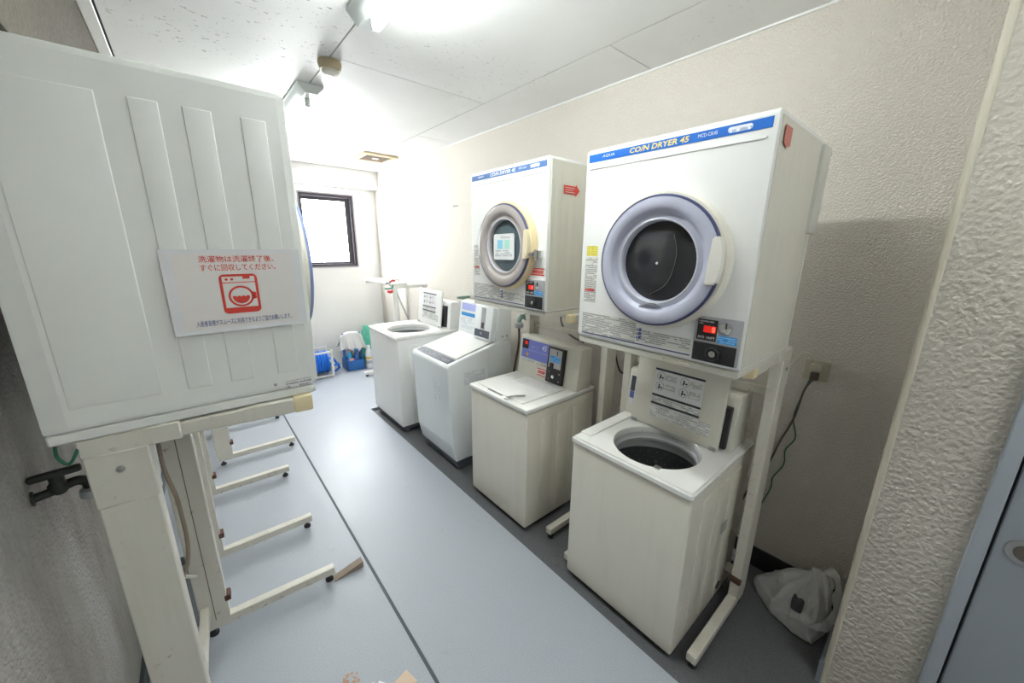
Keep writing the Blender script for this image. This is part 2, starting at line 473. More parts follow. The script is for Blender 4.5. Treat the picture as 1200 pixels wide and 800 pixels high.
# ------------------------------------------------------------------ the room
XL, XR, YB, YF, ZC, ZCON = -0.34, 1.92, 4.98, -2.3, 2.37, -0.02
XP, YP = 1.516, 0.039
floor = struct('floor', bx(XL-0.1, XR+0.1, YF-0.1, YB+0.1, -0.12, ZCON), 'concrete', 'grey concrete floor strip under the washing machines')
obj('vinyl_panel', bx(XL, 0.443, YF, YB, ZCON, 0.0, r=0.002, seg=1), 'vinyl', floor, smooth=False)
bm = BM()
poly(bm, Matrix.Translation((0, 0, ZCON)), [(0.455, YF), (1.108, YF), (1.108, 3.36), (XR, 3.36), (XR, YB), (0.455, YB)], 0.02)
obj('vinyl_panel', bm, 'vinyl', floor, smooth=False)
obj('joint_strip', bx(0.443, 0.455, YF, YB, ZCON, -0.003), 'groove_dark', floor, smooth=False)
struct('wall_left', bx(XL-0.1, XL, YF, YB, -0.02, ZC+0.02), 'wall_stained', 'stained grey textured left wall')
bm = bx(XL, -0.175, YF, YB, 1.845, ZC)
struct('trim_1', bm, 'beam_brown', 'dirty brown ceiling beam above the left wall')
struct('trim_2', bx(-0.175, -0.13, YF, 4.85, ZC-0.008, ZC, r=0.003, seg=1), 'trim_white', 'white moulding along the left edge of the ceiling')
struct('wall_right', bx(XR, XR+0.1, YP-0.3, YB, -0.02, ZC+0.02), 'wall_cream', 'cream textured right wall behind the machines')
# back wall with a window opening
WX0, WX1, WZ0, WZ1 = 1.05, 1.64, 1.25, 2.085
bm = BM()
rbox(bm, XL-0.1, WX0, YB, YB+0.12, -0.02, ZC+0.02); rbox(bm, WX1, XR+0.1, YB, YB+0.12, -0.02, ZC+0.02)
rbox(bm, WX0, WX1, YB, YB+0.12, -0.02, WZ0); rbox(bm, WX0, WX1, YB, YB+0.12, WZ1, ZC+0.02)
struct('wall_back', bm, 'wall_pale', 'pale textured back wall around the window')
struct('trim_3', bx(XL, XR, 4.86, YB, 2.17, ZC), 'wall_pale', 'pale beam across the top of the back wall')
struct('wall_front', bx(XL-0.1, XR+0.1, YF-0.1, YF, -0.02, ZC+0.02), 'wall_pale', 'pale wall behind the viewer')
# ceiling: boards with open joints
ceil = struct('ceiling', bx(XL-0.1, XR+0.1, YF-0.1, YB+0.1, ZC+0.025, ZC+0.12), 'groove_dark', 'white ceiling boards with thin dark joints')
g = 0.0028
cols = ((-0.126, 0.66, (YF, 1.25, 3.07, 4.86)), (0.66, 1.565, (YF, 0.31, 2.13, 4.0, 4.86)), (1.565, XR, (YF, 1.196, 3.066, 4.86)))
for x0, x1, ys in cols:
    for y0, y1 in zip(ys, ys[1:]):
        gx = g*1.3 if x1 == 0.66 or x0 == 0.66 else g
        obj('ceiling_board', bx(x0+gx, x1-g, y0+g, y1-g, ZC, ZC+0.024), 'ceiling_board_mildew' if x0 < 0 else 'ceiling_board', ceil, smooth=False)
struct('trim_4', bx(XR-0.008, XR, YP, 4.86, ZC-0.008, ZC), 'trim_white', 'thin white bead where right wall meets ceiling', False)
# pillar with the entrance wall
pil = struct('wall_pillar', bx(XP, XR+0.1, YF, YP, -0.02, ZC+0.02), 'pillar_stucco', 'coarse beige stucco wall end beside the grey door')
bm = BM(); lathe(bm, [(0.009, -0.02), (0.009, ZC)], 16, at(XP+0.004, YP-0.003, 0), True, True)
obj('corner_bead', bm, 'trim_beige', pil)
obj('skirting', bx(XP-0.002, XR, YP, YP+0.018, ZCON, 0.075), 'pipe_grey', pil, smooth=False)
struct('baseboard_right', bx(XR-0.012, XR, YP+0.018, 3.36, ZCON, 0.085, r=0.002, seg=1), 'baseboard_black', 'black skirting along the right wall')
struct('baseboard_left', bx(XL, XL+0.012, YF, YB, 0.0, 0.07, r=0.002, seg=1), 'groove_dark', 'dark skirting along the left wall')
# door in the pillar wall
dr = struct('door_1', bx(XP-0.018, XP+0.0, -1.0, -0.194, 0.02, 2.0, r=0.002, seg=1), 'door_grey', 'grey steel door at right edge with round recessed pull')
for a in ((-0.187, -0.157, 0.0, 2.06), (-1.06, -1.007, 0.0, 2.06)):
    obj('door_frame', bx(XP-0.03, XP+0.0, a[0], a[1], a[2], a[3], r=0.002, seg=1), 'door_frame_grey', dr, smooth=False)
obj('door_frame', bx(XP-0.03, XP, -1.007, -0.187, 2.01, 2.06, r=0.002, seg=1), 'door_frame_grey', dr, smooth=False)
obj('door_gap', bx(XP-0.006, XP, -0.194, -0.187, 0.0, 2.01), 'rubber', dr, smooth=False)
bm = BM(); lathe(bm, [(0.021, 0.0), (0.022, 0.005), (0.034, 0.004), (0.036, 0.0)], 40, at(XP-0.018, -0.245, 0.765, AX_NX))
obj('handle_ring', bm, 'steel', dr)
bm = BM(); lathe(bm, [(0.0005, 0.0012), (0.0205, 0.0012), (0.022, 0.0045)], 40, at(XP-0.018, -0.245, 0.765, AX_NX))
obj('handle_cup', bm, 'wire_dark', dr)

# window
win = struct('window_1', bx(WX0, WX1, YB+0.0, YB+0.09, WZ0, WZ0+0.03, r=0.002, seg=1), 'frame_bronze', 'small window with dark bronze frame and bright frosted glass')
obj('window_frame', bx(WX0, WX1, YB, YB+0.09, WZ1-0.035, WZ1, r=0.002, seg=1), 'frame_bronze', win, smooth=False)
obj('window_frame', bx(WX0, WX0+0.03, YB, YB+0.09, WZ0+0.03, WZ1-0.035, r=0.002, seg=1), 'frame_bronze', win, smooth=False)
obj('window_frame', bx(WX1-0.03, WX1, YB, YB+0.09, WZ0+0.03, WZ1-0.035, r=0.002, seg=1), 'frame_bronze', win, smooth=False)
for a in ((WX0, WX1, WZ1-0.004, WZ1+0.008), (WX0, WX1, WZ0-0.012, WZ0+0.0), (WX1, WX1+0.01, WZ0-0.012, WZ1+0.008), (WX0-0.01, WX0, WZ0-0.012, WZ1+0.008)):
    obj('casing', bx(a[0], a[1], YB-0.014, YB+0.004, a[2], a[3]), 'frame_edge', win, smooth=False)
sash = obj('sash', bx(WX1-0.085, WX1-0.032, YB+0.035, YB+0.065, WZ0+0.03, WZ1-0.036, r=0.002, seg=1), 'frame_bronze', win, smooth=False)
obj('sash_rail', bx(WX0+0.03, WX1-0.085, YB+0.035, YB+0.065, WZ1-0.075, WZ1-0.036, r=0.002, seg=1), 'frame_bronze', sash, smooth=False)
obj('sash_rail', bx(WX0+0.03, WX1-0.085, YB+0.035, YB+0.065, WZ0+0.03, WZ0+0.055, r=0.002, seg=1), 'frame_bronze', sash, smooth=False)
obj('pane', bx(WX0+0.03, WX1-0.085, YB+0.045, YB+0.05, WZ0+0.055, WZ1-0.075), 'window_glass', win, smooth=False)

# ------------------------------------------------------------------ ceiling fittings
def light_fixture(cx, y0, y1, label):
    t = thing('fluorescent_light', label, 'ceiling light', (cx, (y0+y1)/2, ZC), 0, 'fluorescent lights on the ceiling')
    h = (y1-y0)/2
    bm = prism(BM(), [(-0.068, -0.001), (0.068, -0.001), (0.068, -0.012), (0.03, -0.052), (-0.03, -0.052), (-0.068, -0.012)], -h, h, 0.002, 1)
    obj('housing', bm, 'fixture_white', t, angle=25)
    for s in (-1, 1):
        obj('lamp_holder', bx(-0.016, 0.016, s*(h-0.105)-0.009, s*(h-0.105)+0.009, -0.094, -0.05, r=0.006), 'fixture_white', t)
    bm = BM(); lathe(bm, [(0.0165, -h+0.115), (0.0165, h-0.115)], 20, at(0, 0, -0.08, RX90), True, True)
    obj('tube', bm, 'tube_light', t)
    return t
light_fixture(0.664, 0.46, 1.69, 'bare fluorescent tube light at the top edge of the picture')
light_fixture(0.664, -1.61, -0.38, 'added fluorescent fill light on the ceiling behind the viewer, unseen')  # unseen fixture, added to light the near surfaces from behind the camera
light_fixture(0.664, 2.53, 3.76, 'fluorescent light glowing behind the nearest dryer beyond smoke detector')
t = thing('smoke_detector', 'round tan smoke detector between the two ceiling lights', 'smoke detector', (0.672, 2.19, ZC))
bm = BM(); lathe(bm, [(0.052, 0.0), (0.054, -0.012), (0.05, -0.03), (0.046, -0.04)], 36, None, False, True); obj('body', bm, 'detector_tan', t)
bm = BM(); lathe(bm, [(0.04, -0.039), (0.036, -0.052), (0.022, -0.06), (0.001, -0.062)], 30); obj('sensor_cap', bm, 'detector_lens', t)
t = thing('ceiling_vent', 'tan square ceiling vent near the back beam', 'vent', (1.6, 4.05, ZC))
bm = BM()
for a in ((-0.17, 0.17, -0.18, -0.135), (-0.17, 0.17, 0.135, 0.18), (-0.17, -0.125, -0.135, 0.135), (0.125, 0.17, -0.135, 0.135)):
    rbox(bm, a[0], a[1], a[2], a[3], -0.02, -0.001, 0.004, 1)
obj('frame', bm, 'vent_tan', t)
obj('backing', bx(-0.125, 0.125, -0.135, 0.135, -0.006, -0.001), 'vent_dark', t, smooth=False)
for k in range(7):
    y = -0.115 + k*0.0383
    obj('slat', bx(-0.125, 0.125, y-0.006, y+0.006, -0.016, -0.006), 'wood_grey', t, smooth=False)
obj('badge', bx(-0.03, 0.03, -0.02, 0.02, -0.021, -0.012, r=0.002), 'label_white', t)

# ------------------------------------------------------------------ dryer stands
def stand(name, label, loc, rz, zr, mat='stand_paint', half=0.305, group='metal dryer stands'):
    """local x runs from the foot tips (0) to the back, rails end at height zr"""
    t = thing(name, label, 'stand', loc, rz, group)
    z0 = -loc[2]
    for s in (-1, 1):
        y = s*half
        fo = obj('foot_bar', bx(0.0, 0.47, y-0.018, y+0.018, 0.032, 0.068, r=0.003, seg=1), mat, t)
        for x in (0.025, 0.445):
            b = BM(); lathe(b, [(0.006, 0.012), (0.006, 0.034)], 10, at(x, y, 0)); lathe(b, [(0.016, 0.0), (0.016, 0.01), (0.012, 0.014)], 14, at(x, y, 0), True, True)
            obj('leveling_foot', b, 'rubber', fo)
        obj('leg', bx(0.385, 0.475, y-0.019, y+0.019, 0.06, zr-0.15, r=0.003, seg=1), mat, t)
        obj('leg_seam', bx(0.428, 0.4305, y-s*0.0194, y-s*0.005, 0.075, zr-0.155), 'wire_dark', t, smooth=False)
        br = obj('leg_bracket', bx(0.383, 0.477, y-0.0205, y+0.0205, zr-0.152, zr-0.036, r=0.003, seg=1), mat, t)
        for bz in (zr-0.075,):
            obj('bolt', lathe(BM(), [(0.007, 0.0), (0.006, 0.004), (0.001, 0.005)], 12, at(0.43, y-0.0205, bz, RX90)), 'steel', br)
            obj('bolt', lathe(BM(), [(0.007, 0.0), (0.006, 0.004), (0.001, 0.005)], 12, at(0.43, y+0.0205, bz, Matrix.Rotation(math.radians(-90), 4, 'X'))), 'steel', br)
        ra = obj('rail', bx(0.11, 0.475, y-0.016, y+0.016, zr-0.036, zr-0.004, r=0.003, seg=1), mat, t)
        obj('rail_sleeve', bx(0.33, 0.48, y-0.019, y+0.019, zr-0.04, zr-0.0, r=0.003, seg=1), mat, ra)
        obj('rail_sleeve', bx(0.12, 0.22, y-0.0175, y+0.0175, zr-0.038, zr-0.002, r=0.003, seg=1), mat, ra)
        obj('rail_cap', bx(0.078, 0.12, y-0.019, y+0.019, zr-0.04, zr, r=0.006), 'cap_cream', ra)
        obj('clip', bx(0.372, 0.392, y-0.021, y+0.021, 0.14, 0.165, r=0.002, seg=1), 'rust', t)
    for z in (0.12, zr-0.2):
        obj('crossbar', bx(0.44, 0.468, -half+0.018, half-0.018, z, z+0.03, r=0.002, seg=1), mat, t)
    obj('support_bar', bx(0.15, 0.18, -half+0.014, half-0.014, zr-0.034, zr-0.006, r=0.002, seg=1), mat, t)
    obj('brace', T([(0.455, -half+0.02, 0.3), (0.455, half-0.02, 0.78)], 0.006, sm=False), mat, t)
    return t

Z_D1, Z_D2, Z_DL = 1.15, 1.193, 1.138
S1 = stand('dryer_stand', 'cream metal stand around the open washing machine carrying the nearest coin dryer', (1.195, 0.672, ZCON), 0, Z_D1-ZCON)
S2 = stand('dryer_stand', 'cream metal stand over the closed washing machine carrying the further coin dryer', (1.25, 1.462, ZCON), 0, Z_D2-ZCON)
SA = stand('dryer_stand', 'rust-specked stand at lower left carrying the dryer with the notice', (0.283, 1.305, 0.0), math.pi-0.06, Z_DL)
SB = stand('dryer_stand', 'metal stand on the left, second from the viewer, two feet on the blue floor', (0.305, 2.355, 0.0), math.pi, Z_DL)
SCc = stand('dryer_stand', 'furthest metal stand on the left, foot reaching the dark floor joint', (0.42, 3.385, 0.0), math.pi, Z_DL)

# bare stand at the back right, with a flat board across the rails
t = thing('shelf_stand', 'white metal stand with a flat board behind the furthest washing machine', 'stand', (1.38, 3.95, 0.0))
for y in (-0.35, 0.35):
    fo = obj('foot_bar', bx(0.01, 0.5, y-0.018, y+0.018, 0.022, 0.058, r=0.003, seg=1), 'stand_white', t)
    obj('leveling_foot', bx(0.02, 0.045, y-0.012, y+0.012, 0.0, 0.024, r=0.003, seg=1), 'rubber', fo)
    obj('leveling_foot', bx(0.45, 0.475, y-0.012, y+0.012, 0.0, 0.024, r=0.003, seg=1), 'rubber', fo)
    obj('leg', bx(0.43, 0.475, y-0.018, y+0.018, 0.05, 1.1, r=0.003, seg=1), 'stand_white', t)
    if y < 0: obj('post', bx(0.12, 0.158, y-0.018, y+0.018, 0.05, 1.09, r=0.003, seg=1), 'stand_white', t)
    obj('rail', bx(0.10, 0.5, y-0.018, y+0.018, 1.088, 1.122, r=0.003, seg=1), 'stand_white', t)
    if y < 0: obj('brace', T([(0.15, y, 1.07), (0.31, y, 0.66)], 0.009, sm=False), 'steel', t)
obj('board', bx(0.08, 0.27, -0.36, 0.36, 1.122, 1.142, r=0.003, seg=1), 'stand_white', t)
def clamp(label, loc, mat, rz):
    c = thing('spring_clamp', label, 'clamp', loc, rz, 'clamps on the back stand')
    obj('jaw', T([(-0.04, 0, 0.0), (0.0, 0, 0.004), (0.03, 0, 0.022)], 0.007), 'hose_dark', c)
    obj('grip', T([(0.0, 0, 0.012), (0.03, 0, 0.022), (0.06, 0.0, 0.018)], [0.009, 0.012, 0.01]), mat, c)
clamp('red clamp lying on the edge of the board on the back stand', (1.485, 3.62, 1.143), 'clamp_red', 0.2)
c = thing('hanging_clamp', 'red and green clamp hanging from the front of the back stand', 'clamp', (1.468, 3.58, 1.04), 0, 'clamps on the back stand')
obj('jaw', T([(-0.05, -0.0, 0.055), (-0.01, 0, 0.052), (0.02, 0, 0.058), (0.03, 0.0, 0.085)], 0.007), 'clamp_green', c)
obj('grip', T([(-0.03, 0, 0.03), (0.0, 0, 0.02), (0.02, 0, 0.03)], 0.014), 'clamp_red', c)

# ------------------------------------------------------------------ coin dryers
DW, DH, DD = 0.565, 0.672, 0.455
def dryer(label, loc, rz, style, group='coin dryers'):
    """local: front face at x = 0, back towards +x, origin under the front edge"""
    old = style == 'old'; back = style == 'plain'
    t = thing('coin_dryer', label, 'dryer', loc, rz, group)
    W2 = DW/2
    bm = prism(BM(), [(0.012, 0.022), (0.0, 0.034), (0.0, DH-0.008), (0.008, DH), (DD-0.03, DH), (DD, DH-0.04), (DD, 0.022)], -W2, W2, 0.006, 2)
    obj('cabinet', bm, 'enamel_white' if not back else 'enamel_cool', t)
    obj('base_pan', bx(0.008, DD-0.002, -W2+0.001, W2-0.001, 0.0, 0.021, r=0.003, seg=1), 'enamel_cool' if back else 'enamel_side', t)
    for s in (-1, 1):                                     # pressed ribs of the side sheets
        for d0, d1 in ((0.04, 0.084), (0.13, 0.174), (0.207, 0.248), (0.287, 0.415)):
            r_ = BM()
            rbox(r_, d0, d1, min(s*(W2-0.006), s*(W2+0.0022)), max(s*(W2-0.006), s*(W2+0.0022)), 0.065, 0.612, 0.0021, 3)
            obj('side_rib', r_, 'enamel_cool' if back else 'enamel_side', t)
    for s in (-1, 1):
        obj('side_panel', bx(0.016, DD-0.032, s*W2-0.002, s*W2+0.0008, 0.03, DH-0.012), 'enamel_cool' if back else 'enamel_side', t, smooth=False)
    obj('screw', bx(0.09, 0.096, W2-0.001, W2+0.002, 0.035, 0.041, r=0.001), 'steel', t)
    F = frame((0.0, W2, 0.0), (0, -1, 0), (0, 0, 1))        # front face, u to the right
    # name stripe
    s = plate('name_stripe', F, 0.011, 0.553, DH-0.041, DH-0.017, 'stripe_faded' if old else 'stripe_blue', t, h=0.0012)
    v0 = DH-0.041; ik = 'ink_white' if old else 'ink_yellow'
    text('lettering', 'SANYO' if old else 'AQUA', F, 0.066, v0+0.008, 0.047, 0.0095, 'ink_white', s, 0.0016, 0.0 if old else 0.1, 0.01)
    text('lettering', 'CO/N DRYER 45', F, 0.168, v0+0.0045, 0.186, 0.0155, ik, s, 0.0016, 0.15, 0.025)
    text('lettering', 'MCD-CK45', F, 0.378, v0+0.009, 0.05, 0.0085, 'ink_white', s, 0.0016)
    plate('lettering', F, 0.453, 0.51, v0+0.005, v0+0.019, 'print_pill', s, 0.0005, 0.0012, 0.0068)
    obj('pressed_line', bx(-0.0025, 0.003, -W2+0.02, W2-0.012, DH-0.064, DH-0.058, r=0.002, seg=2), 'enamel_white', t)
    # door
    dy, dz = -0.027, 0.311
    D = at(0.0, dy, dz, AX_NX)
    bm = BM(); lathe(bm, [(0.203, -0.002), (0.204, 0.006), (0.202, 0.028), (0.198, 0.034), (0.188, 0.0355), (0.18, 0.034)], 72, D)
    obj('door_flange', bm, 'flange_yellowed' if old else 'flange_cream', t)
    bm = BM(); lathe(bm, [(0.187, 0.034), (0.187, 0.0425), (0.182, 0.0455), (0.166, 0.047), (0.153, 0.0455), (0.147, 0.041), (0.143, 0.033), (0.138, 0.0305), (0.126, 0.0335), (0.122, 0.033), (0.119, 0.026), (0.1175, 0.008)], 72, D)
    d = obj('door_ring', bm, 'ring_mauve' if old else 'ring_lavender', t)
    bm = BM(); lathe(bm, [(0.1855, 0.0335), (0.1905, 0.0345), (0.191, 0.041), (0.1885, 0.0445), (0.1845, 0.0452)], 72, D); obj('seal', bm, 'hose_blue' if back else 'seal_navy', d)
    bm = BM(); lathe(bm, [(0.0005, 0.020), (0.04, 0.019), (0.08, 0.016), (0.119, 0.010)], 60, D)
    gl = obj('glass', bm, 'glass_teal' if old else 'glass_dark', d)
    bm = BM(); lathe(bm, [(0.1185, 0.0255), (0.121, 0.0335), (0.1235, 0.0345), (0.126, 0.0333)], 60, D); obj('inner_rim', bm, 'ring_pale', d)
    if not old:
        bm = BM(); lathe(bm, [(0.004, 0.0198), (0.003, 0.0225), (0.0005, 0.023)], 14, at(0, dy+0.003, dz-0.004, AX_NX)); obj('hub', bm, 'label_white', d)
        bm = BM(); tube(bm, [(-0.0145, dy+0.02, dz-0.1), (-0.0185, dy-0.035, dz-0.06), (-0.0195, dy-0.055, dz+0.02), (-0.0175, dy-0.04, dz+0.08)], 0.0007, 5); obj('glass_edge', bm, 'steel', d)
        obj('spring', T([(-0.034, dy+0.04, dz-0.139), (-0.036, dy+0.015, dz-0.128), (-0.036, dy-0.01, dz-0.126), (-0.034, dy-0.03, dz-0.131)], 0.003), 'chrome', d)
    # handle: bowed grip at the right
    pts = []
    for k in range(9):
        a = math.radians(-17.5 + 37*k/8)
        pts.append((0.197*math.cos(a), 0.197*math.sin(a)))
    inn = [(0.163, 0.058), (0.163, -0.058)]
    hp = [(x-0.004, y+0.006) for x, y in pts]
    HF = frame((0.0, dy, dz), (0, -1, 0), (0, 0, 1))
    bm = BM(); poly(bm, HF, [(0.155, -0.056)] + hp + [(0.163, 0.07)], 0.022, 0.034)
    es = [e for e in bm.edges]
    bmesh.ops.bevel(bm, geom=es, offset=0.004, segments=2, affect='EDGES', clamp_overlap=True)
    obj('handle', bm, 'handle_yellowed' if old else 'handle_cream', d)
    if old:
        L = thing_lock(t, -0.03, dy-0.215, dz-0.035)
        # notice stuck on the glass
        G = frame((-0.0235, dy+0.085, dz-0.065), (0, -1, 0.02), (0, 0.0, 1))
        n_ = plate('glass_notice', G, 0.0, 0.155, 0.0, 0.12, 'label_white', t, 0.001, 0.0, 0.012)
        plate('picture', G, 0.03, 0.07, 0.05, 0.092, 'label_cyan', n_, 0.0004, 0.001)
        plate('picture', G, 0.085, 0.12, 0.05, 0.092, 'label_green', n_, 0.0004, 0.001)
        plate('heading', G, 0.03, 0.125, 0.098, 0.11, 'print_white', n_, 0.0004, 0.001)
        plate('fine_print', G, 0.012, 0.14, 0.015, 0.044, 'print_white', n_, 0.0004, 0.001)
    # instruction print on the front
    y0 = 0.02
    plate('instruction_print', F, y0, 0.245, 0.046, 0.118, 'print_body', t, 0.0006)
    plate('instruction_print', F, 0.25, 0.428, 0.05, 0.092, 'print_body', t, 0.0006)
    plate('instruction_print', F, y0, 0.072, 0.16, 0.318, 'print_body', t, 0.0006)
    plate('blue_line', F, y0, 0.43, 0.0405, 0.044, 'ink_navy', t, 0.0008)
    plate('warning_label', F, 0.023, 0.066, 0.198, 0.206, 'print_red', t, 0.0006, 0.0006, 0.003)
    if not old:
        plate('yellow_label', F, 0.024, 0.07, 0.322, 0.357, 'print_yellow', t, 0.0008)
    for k in range(3):
        plate('blue_mark', F, 0.248, 0.252, 0.06+0.013*k, 0.067+0.013*k, 'ink_blue', t, 0.0006, 0.0004)
        plate('blue_mark', F, 0.256, 0.266, 0.06+0.013*k, 0.07+0.013*k, 'ink_blue', t, 0.0006, 0.0004)
    # coin panel
    cp = obj('coin_panel', bx(-0.006, 0.003, -W2+0.004, -W2+0.128, 0.035, 0.165, r=0.003), 'panel_grey', t)
    C = frame((-0.006, W2, 0.0), (0, -1, 0), (0, 0, 1)); cu = DW-0.128
    dk = plate('display_panel', C, cu+0.008, cu+0.062, 0.098, 0.158, 'black_plastic', cp, 0.0012)
    plate('display_panel', C, cu+0.026, cu+0.059, 0.121, 0.140, 'display_red', cp, 0.001, 0.0012)
    text('display_digit', '0', C, cu+0.049, 0.123, 0.008, 0.015, 'display_digit', cp, 0.003)
    text('lettering', '30分 100円', C, cu+0.012, 0.102, 0.046, 0.009, 'ink_white', cp, 0.0018, 0.0, 0.01)
    plate('fine_print', C, cu+0.012, cu+0.052, 0.144, 0.154, 'print_black', cp, 0.0004, 0.0012)
    bm = BM(); lathe(bm, [(0.0005, 0.001), (0.012, 0.0015), (0.016, 0.003), (0.0165, 0.0)], 28, at(-0.006, W2-cu-0.084, 0.14, AX_NX)); obj('coin_slot', bm, 'chrome', cp)
    plate('slot_opening', C, cu+0.083, cu+0.0855, 0.138, 0.154, 'ink_black', cp, 0.0034, 0.0)
    b_ = plate('blue_label', C, cu+0.066, cu+0.116, 0.096, 0.118, 'print_blue', cp, 0.001, 0.0, 0.003)
    lp = obj('lock_plate', bx(-0.0085, -0.005, -W2+0.01, -W2+0.125, 0.036, 0.091, r=0.002), 'black_plastic', cp)
    bm = BM(); lathe(bm, [(0.021, 0.0), (0.021, 0.004), (0.017, 0.006), (0.013, 0.004)], 32, at(-0.0085, -W2+0.068, 0.063, AX_NX)); obj('lock_ring', bm, 'black_plastic', cp)
    bm = BM(); lathe(bm, [(0.0095, 0.0), (0.009, 0.008), (0.0005, 0.0085)], 24, at(-0.0085, -W2+0.068, 0.063, AX_NX)); obj('lock_core', bm, 'chrome', cp)
    if old:
        plate('sticker', F, 0.462, 0.557, 0.155+0.03, 0.155+0.063, 'label_white', t, 0.0008)
        for v in (0.185, 0.212): plate('sticker_bar', F, 0.462, 0.557, v, v+0.006, 'ink_red', t, 0.0006, 0.0008)
        plate('sticker_print', F, 0.47, 0.55, 0.193, 0.209, 'print_red', t, 0.0004, 0.0008)
        # red arrow label on the side
        SF = frame((0.0, -W2-0.001, 0.0), (1, 0, 0), (0, 0, 1))
        bm = poly(BM(), SF, [(0.088, 0.532), (0.165, 0.532), (0.165, 0.524), (0.19, 0.549), (0.165, 0.574), (0.165, 0.566), (0.088, 0.566)], 0.0012, 0.0034)
        a_ = obj('arrow_label', bm, 'ink_red', t, smooth=False)
        for k in range(3): plate('fine_print', SF, 0.096, 0.158-0.012*(k == 1), 0.538+0.009*k, 0.5405+0.009*k, 'label_pink', a_, 0.0003, 0.0046)
    elif not back:
        SF = frame((0.0, -W2-0.001, 0.0), (1, 0, 0), (0, 0, 1))
        bm = poly(BM(), SF, [(0.035, 0.6), (0.062, 0.593), (0.085, 0.6), (0.085, 0.64), (0.035, 0.64)], 0.0012, 0.0036)
        obj('faded_label', bm, 'label_salmon', t, smooth=False)
        obj('exhaust_cover', bx(DD-0.07, DD+0.012, -W2-0.012, -W2+0.11, 0.4, 0.655, r=0.004), 'vent_plastic', t)
        obj('base_label', bx(0.0, 0.016, -W2+0.13, -W2+0.22, 0.003, 0.016, r=0.002), 'plug_cream', t)
    return t
def thing_lock(t, x, y, z):
    o = obj('hasp', bx(-0.032, 0.0, y-0.022, y+0.012, z-0.016, z+0.018, r=0.003), 'chrome', t)
    obj('hasp_arm', bx(-0.044, -0.03, y+0.005, y+0.04, z-0.006, z+0.008, r=0.002), 'steel', o)
    obj('hasp_pin', T([(-0.04, y-0.014, z-0.022), (-0.04, y-0.014, z+0.022)], 0.005, sm=False), 'steel', o)
    return o
D1 = dryer('largest coin dryer on the right with bright blue stripe and lavender door ring', (1.10, 0.622, Z_D1), 0, 'new')
D2 = dryer('older coin dryer with beige door ring and notice on its glass', (1.18, 1.447, Z_D2), 0, 'old')
DA = dryer('huge looking white dryer side at left edge bearing the red washing notice', (0.207, 1.0+DW/2+0.004, Z_DL), math.pi, 'plain')
DB = dryer('white dryer standing right behind the one with the washing notice', (0.2, 2.355, Z_DL), math.pi, 'plain')
DC = dryer('white dryer on the furthest stand of the left row', (0.25, 3.385, Z_DL), math.pi, 'plain')

# the laminated notice on the near dryer's side (world coordinates)
yN = 1.0 - 0.0005
NF = frame((-0.043, yN, 1.317), (1, 0, 0.0), (0, 0, 1))
nt_ = thing('notice_sheet', 'laminated notice with red washer drawing taped to the dryer side', 'notice', (0.0775, yN-0.003, 1.317))
NF = nt_.matrix_basis.inverted() @ frame((-0.043, yN-0.0035, 1.317), (1, 0, 0.004), (0, 0, 1))
plate('laminate', NF, 0.0, 0.24, 0.0, 0.172, 'label_laminate', nt_, 0.0008)
plate('paper', NF, 0.018, 0.222, 0.01, 0.163, 'label_pink', nt_, 0.0004, 0.0008)
text('lettering', '洗濯物は洗濯終了後、', NF, 0.058, 0.146, 0.13, 0.0135, 'ink_red', nt_, 0.0016, 0, 0.009)
text('lettering', 'すぐに回収してください。', NF, 0.058, 0.1285, 0.132, 0.0135, 'ink_red', nt_, 0.0016, 0, 0.009)
text('lettering', '入居者皆様がスムーズに利用できるようご協力お願いします。', NF, 0.036, 0.0155, 0.172, 0.0125, 'ink_blue', nt_, 0.0016, 0, 0.006)
# washer pictogram
px0, px1, pz0, pz1 = 0.085, 0.152, 0.038, 0.121
pic = obj('washer_drawing', bx(0, 0.001, 0, 0.001, 0, 0.001), 'ink_red', nt_) if False else None
def rrect(u0, u1, v0, v1, r):
    pts = []
    for cx, cy, a0 in ((u1-r, v1-r, 0), (u0+r, v1-r, 90), (u0+r, v0+r, 180), (u1-r, v0+r, 270)):
        for k in range(6):
            a = math.radians(a0 + 18*k); pts.append((cx + r*math.cos(a), cy + r*math.sin(a)))
    return pts
bm = poly(BM(), NF, rrect(px0, px1, pz0, pz1, 0.009), 0.0003, 0.0012)
pic = obj('washer_drawing', bm, 'ink_red', nt_, smooth=False)
plate('drawing_face', NF, px0+0.005, px1-0.005, pz0+0.0125, pz1-0.0185, 'label_pink', pic, 0.0002, 0.0015)
plate('drawing_face', NF, px0+0.005, px1-0.005, pz1-0.0165, pz1-0.005, 'label_pink', pic, 0.0002, 0.0015)
bm = BM(); cx, cz = px0+0.034, pz0+0.036
ring(bm, NF, cx, cz, 0.0185, 0.0225, 0.0001, 0.0018); poly(bm, NF, ring_pts(px0+0.0125, pz1-0.0105, 0.0027, 16), 0.0002, 0.0017); poly(bm, NF, ring_pts(px0+0.022, pz1-0.0105, 0.0027, 16), 0.0002, 0.0017)
poly(bm, NF, [(px0+0.041, pz1-0.0105), (px0+0.054, pz1-0.0105), (px0+0.054, pz1-0.004), (px0+0.041, pz1-0.004)], 0.0002, 0.0017)
poly(bm, NF, [(cx+0.02, cz-0.008), (cx+0.0275, cz-0.006), (cx+0.0275, cz+0.007), (cx+0.02, cz+0.009)], 0.0002, 0.0017)
wave = [(cx + 0.0155*math.cos(math.radians(a)), cz + 0.0155*math.sin(math.radians(a))) for a in range(180, 361, 12)]
top_ = [(cx + 0.0155 - 0.031*k/12, cz + 0.0012*(1 if k % 3 else -0.8)) for k in range(1, 12)]
poly(bm, NF, wave + top_, 0.0002, 0.0018)
obj('drawing_lines', bm, 'ink_red', pic, smooth=False)
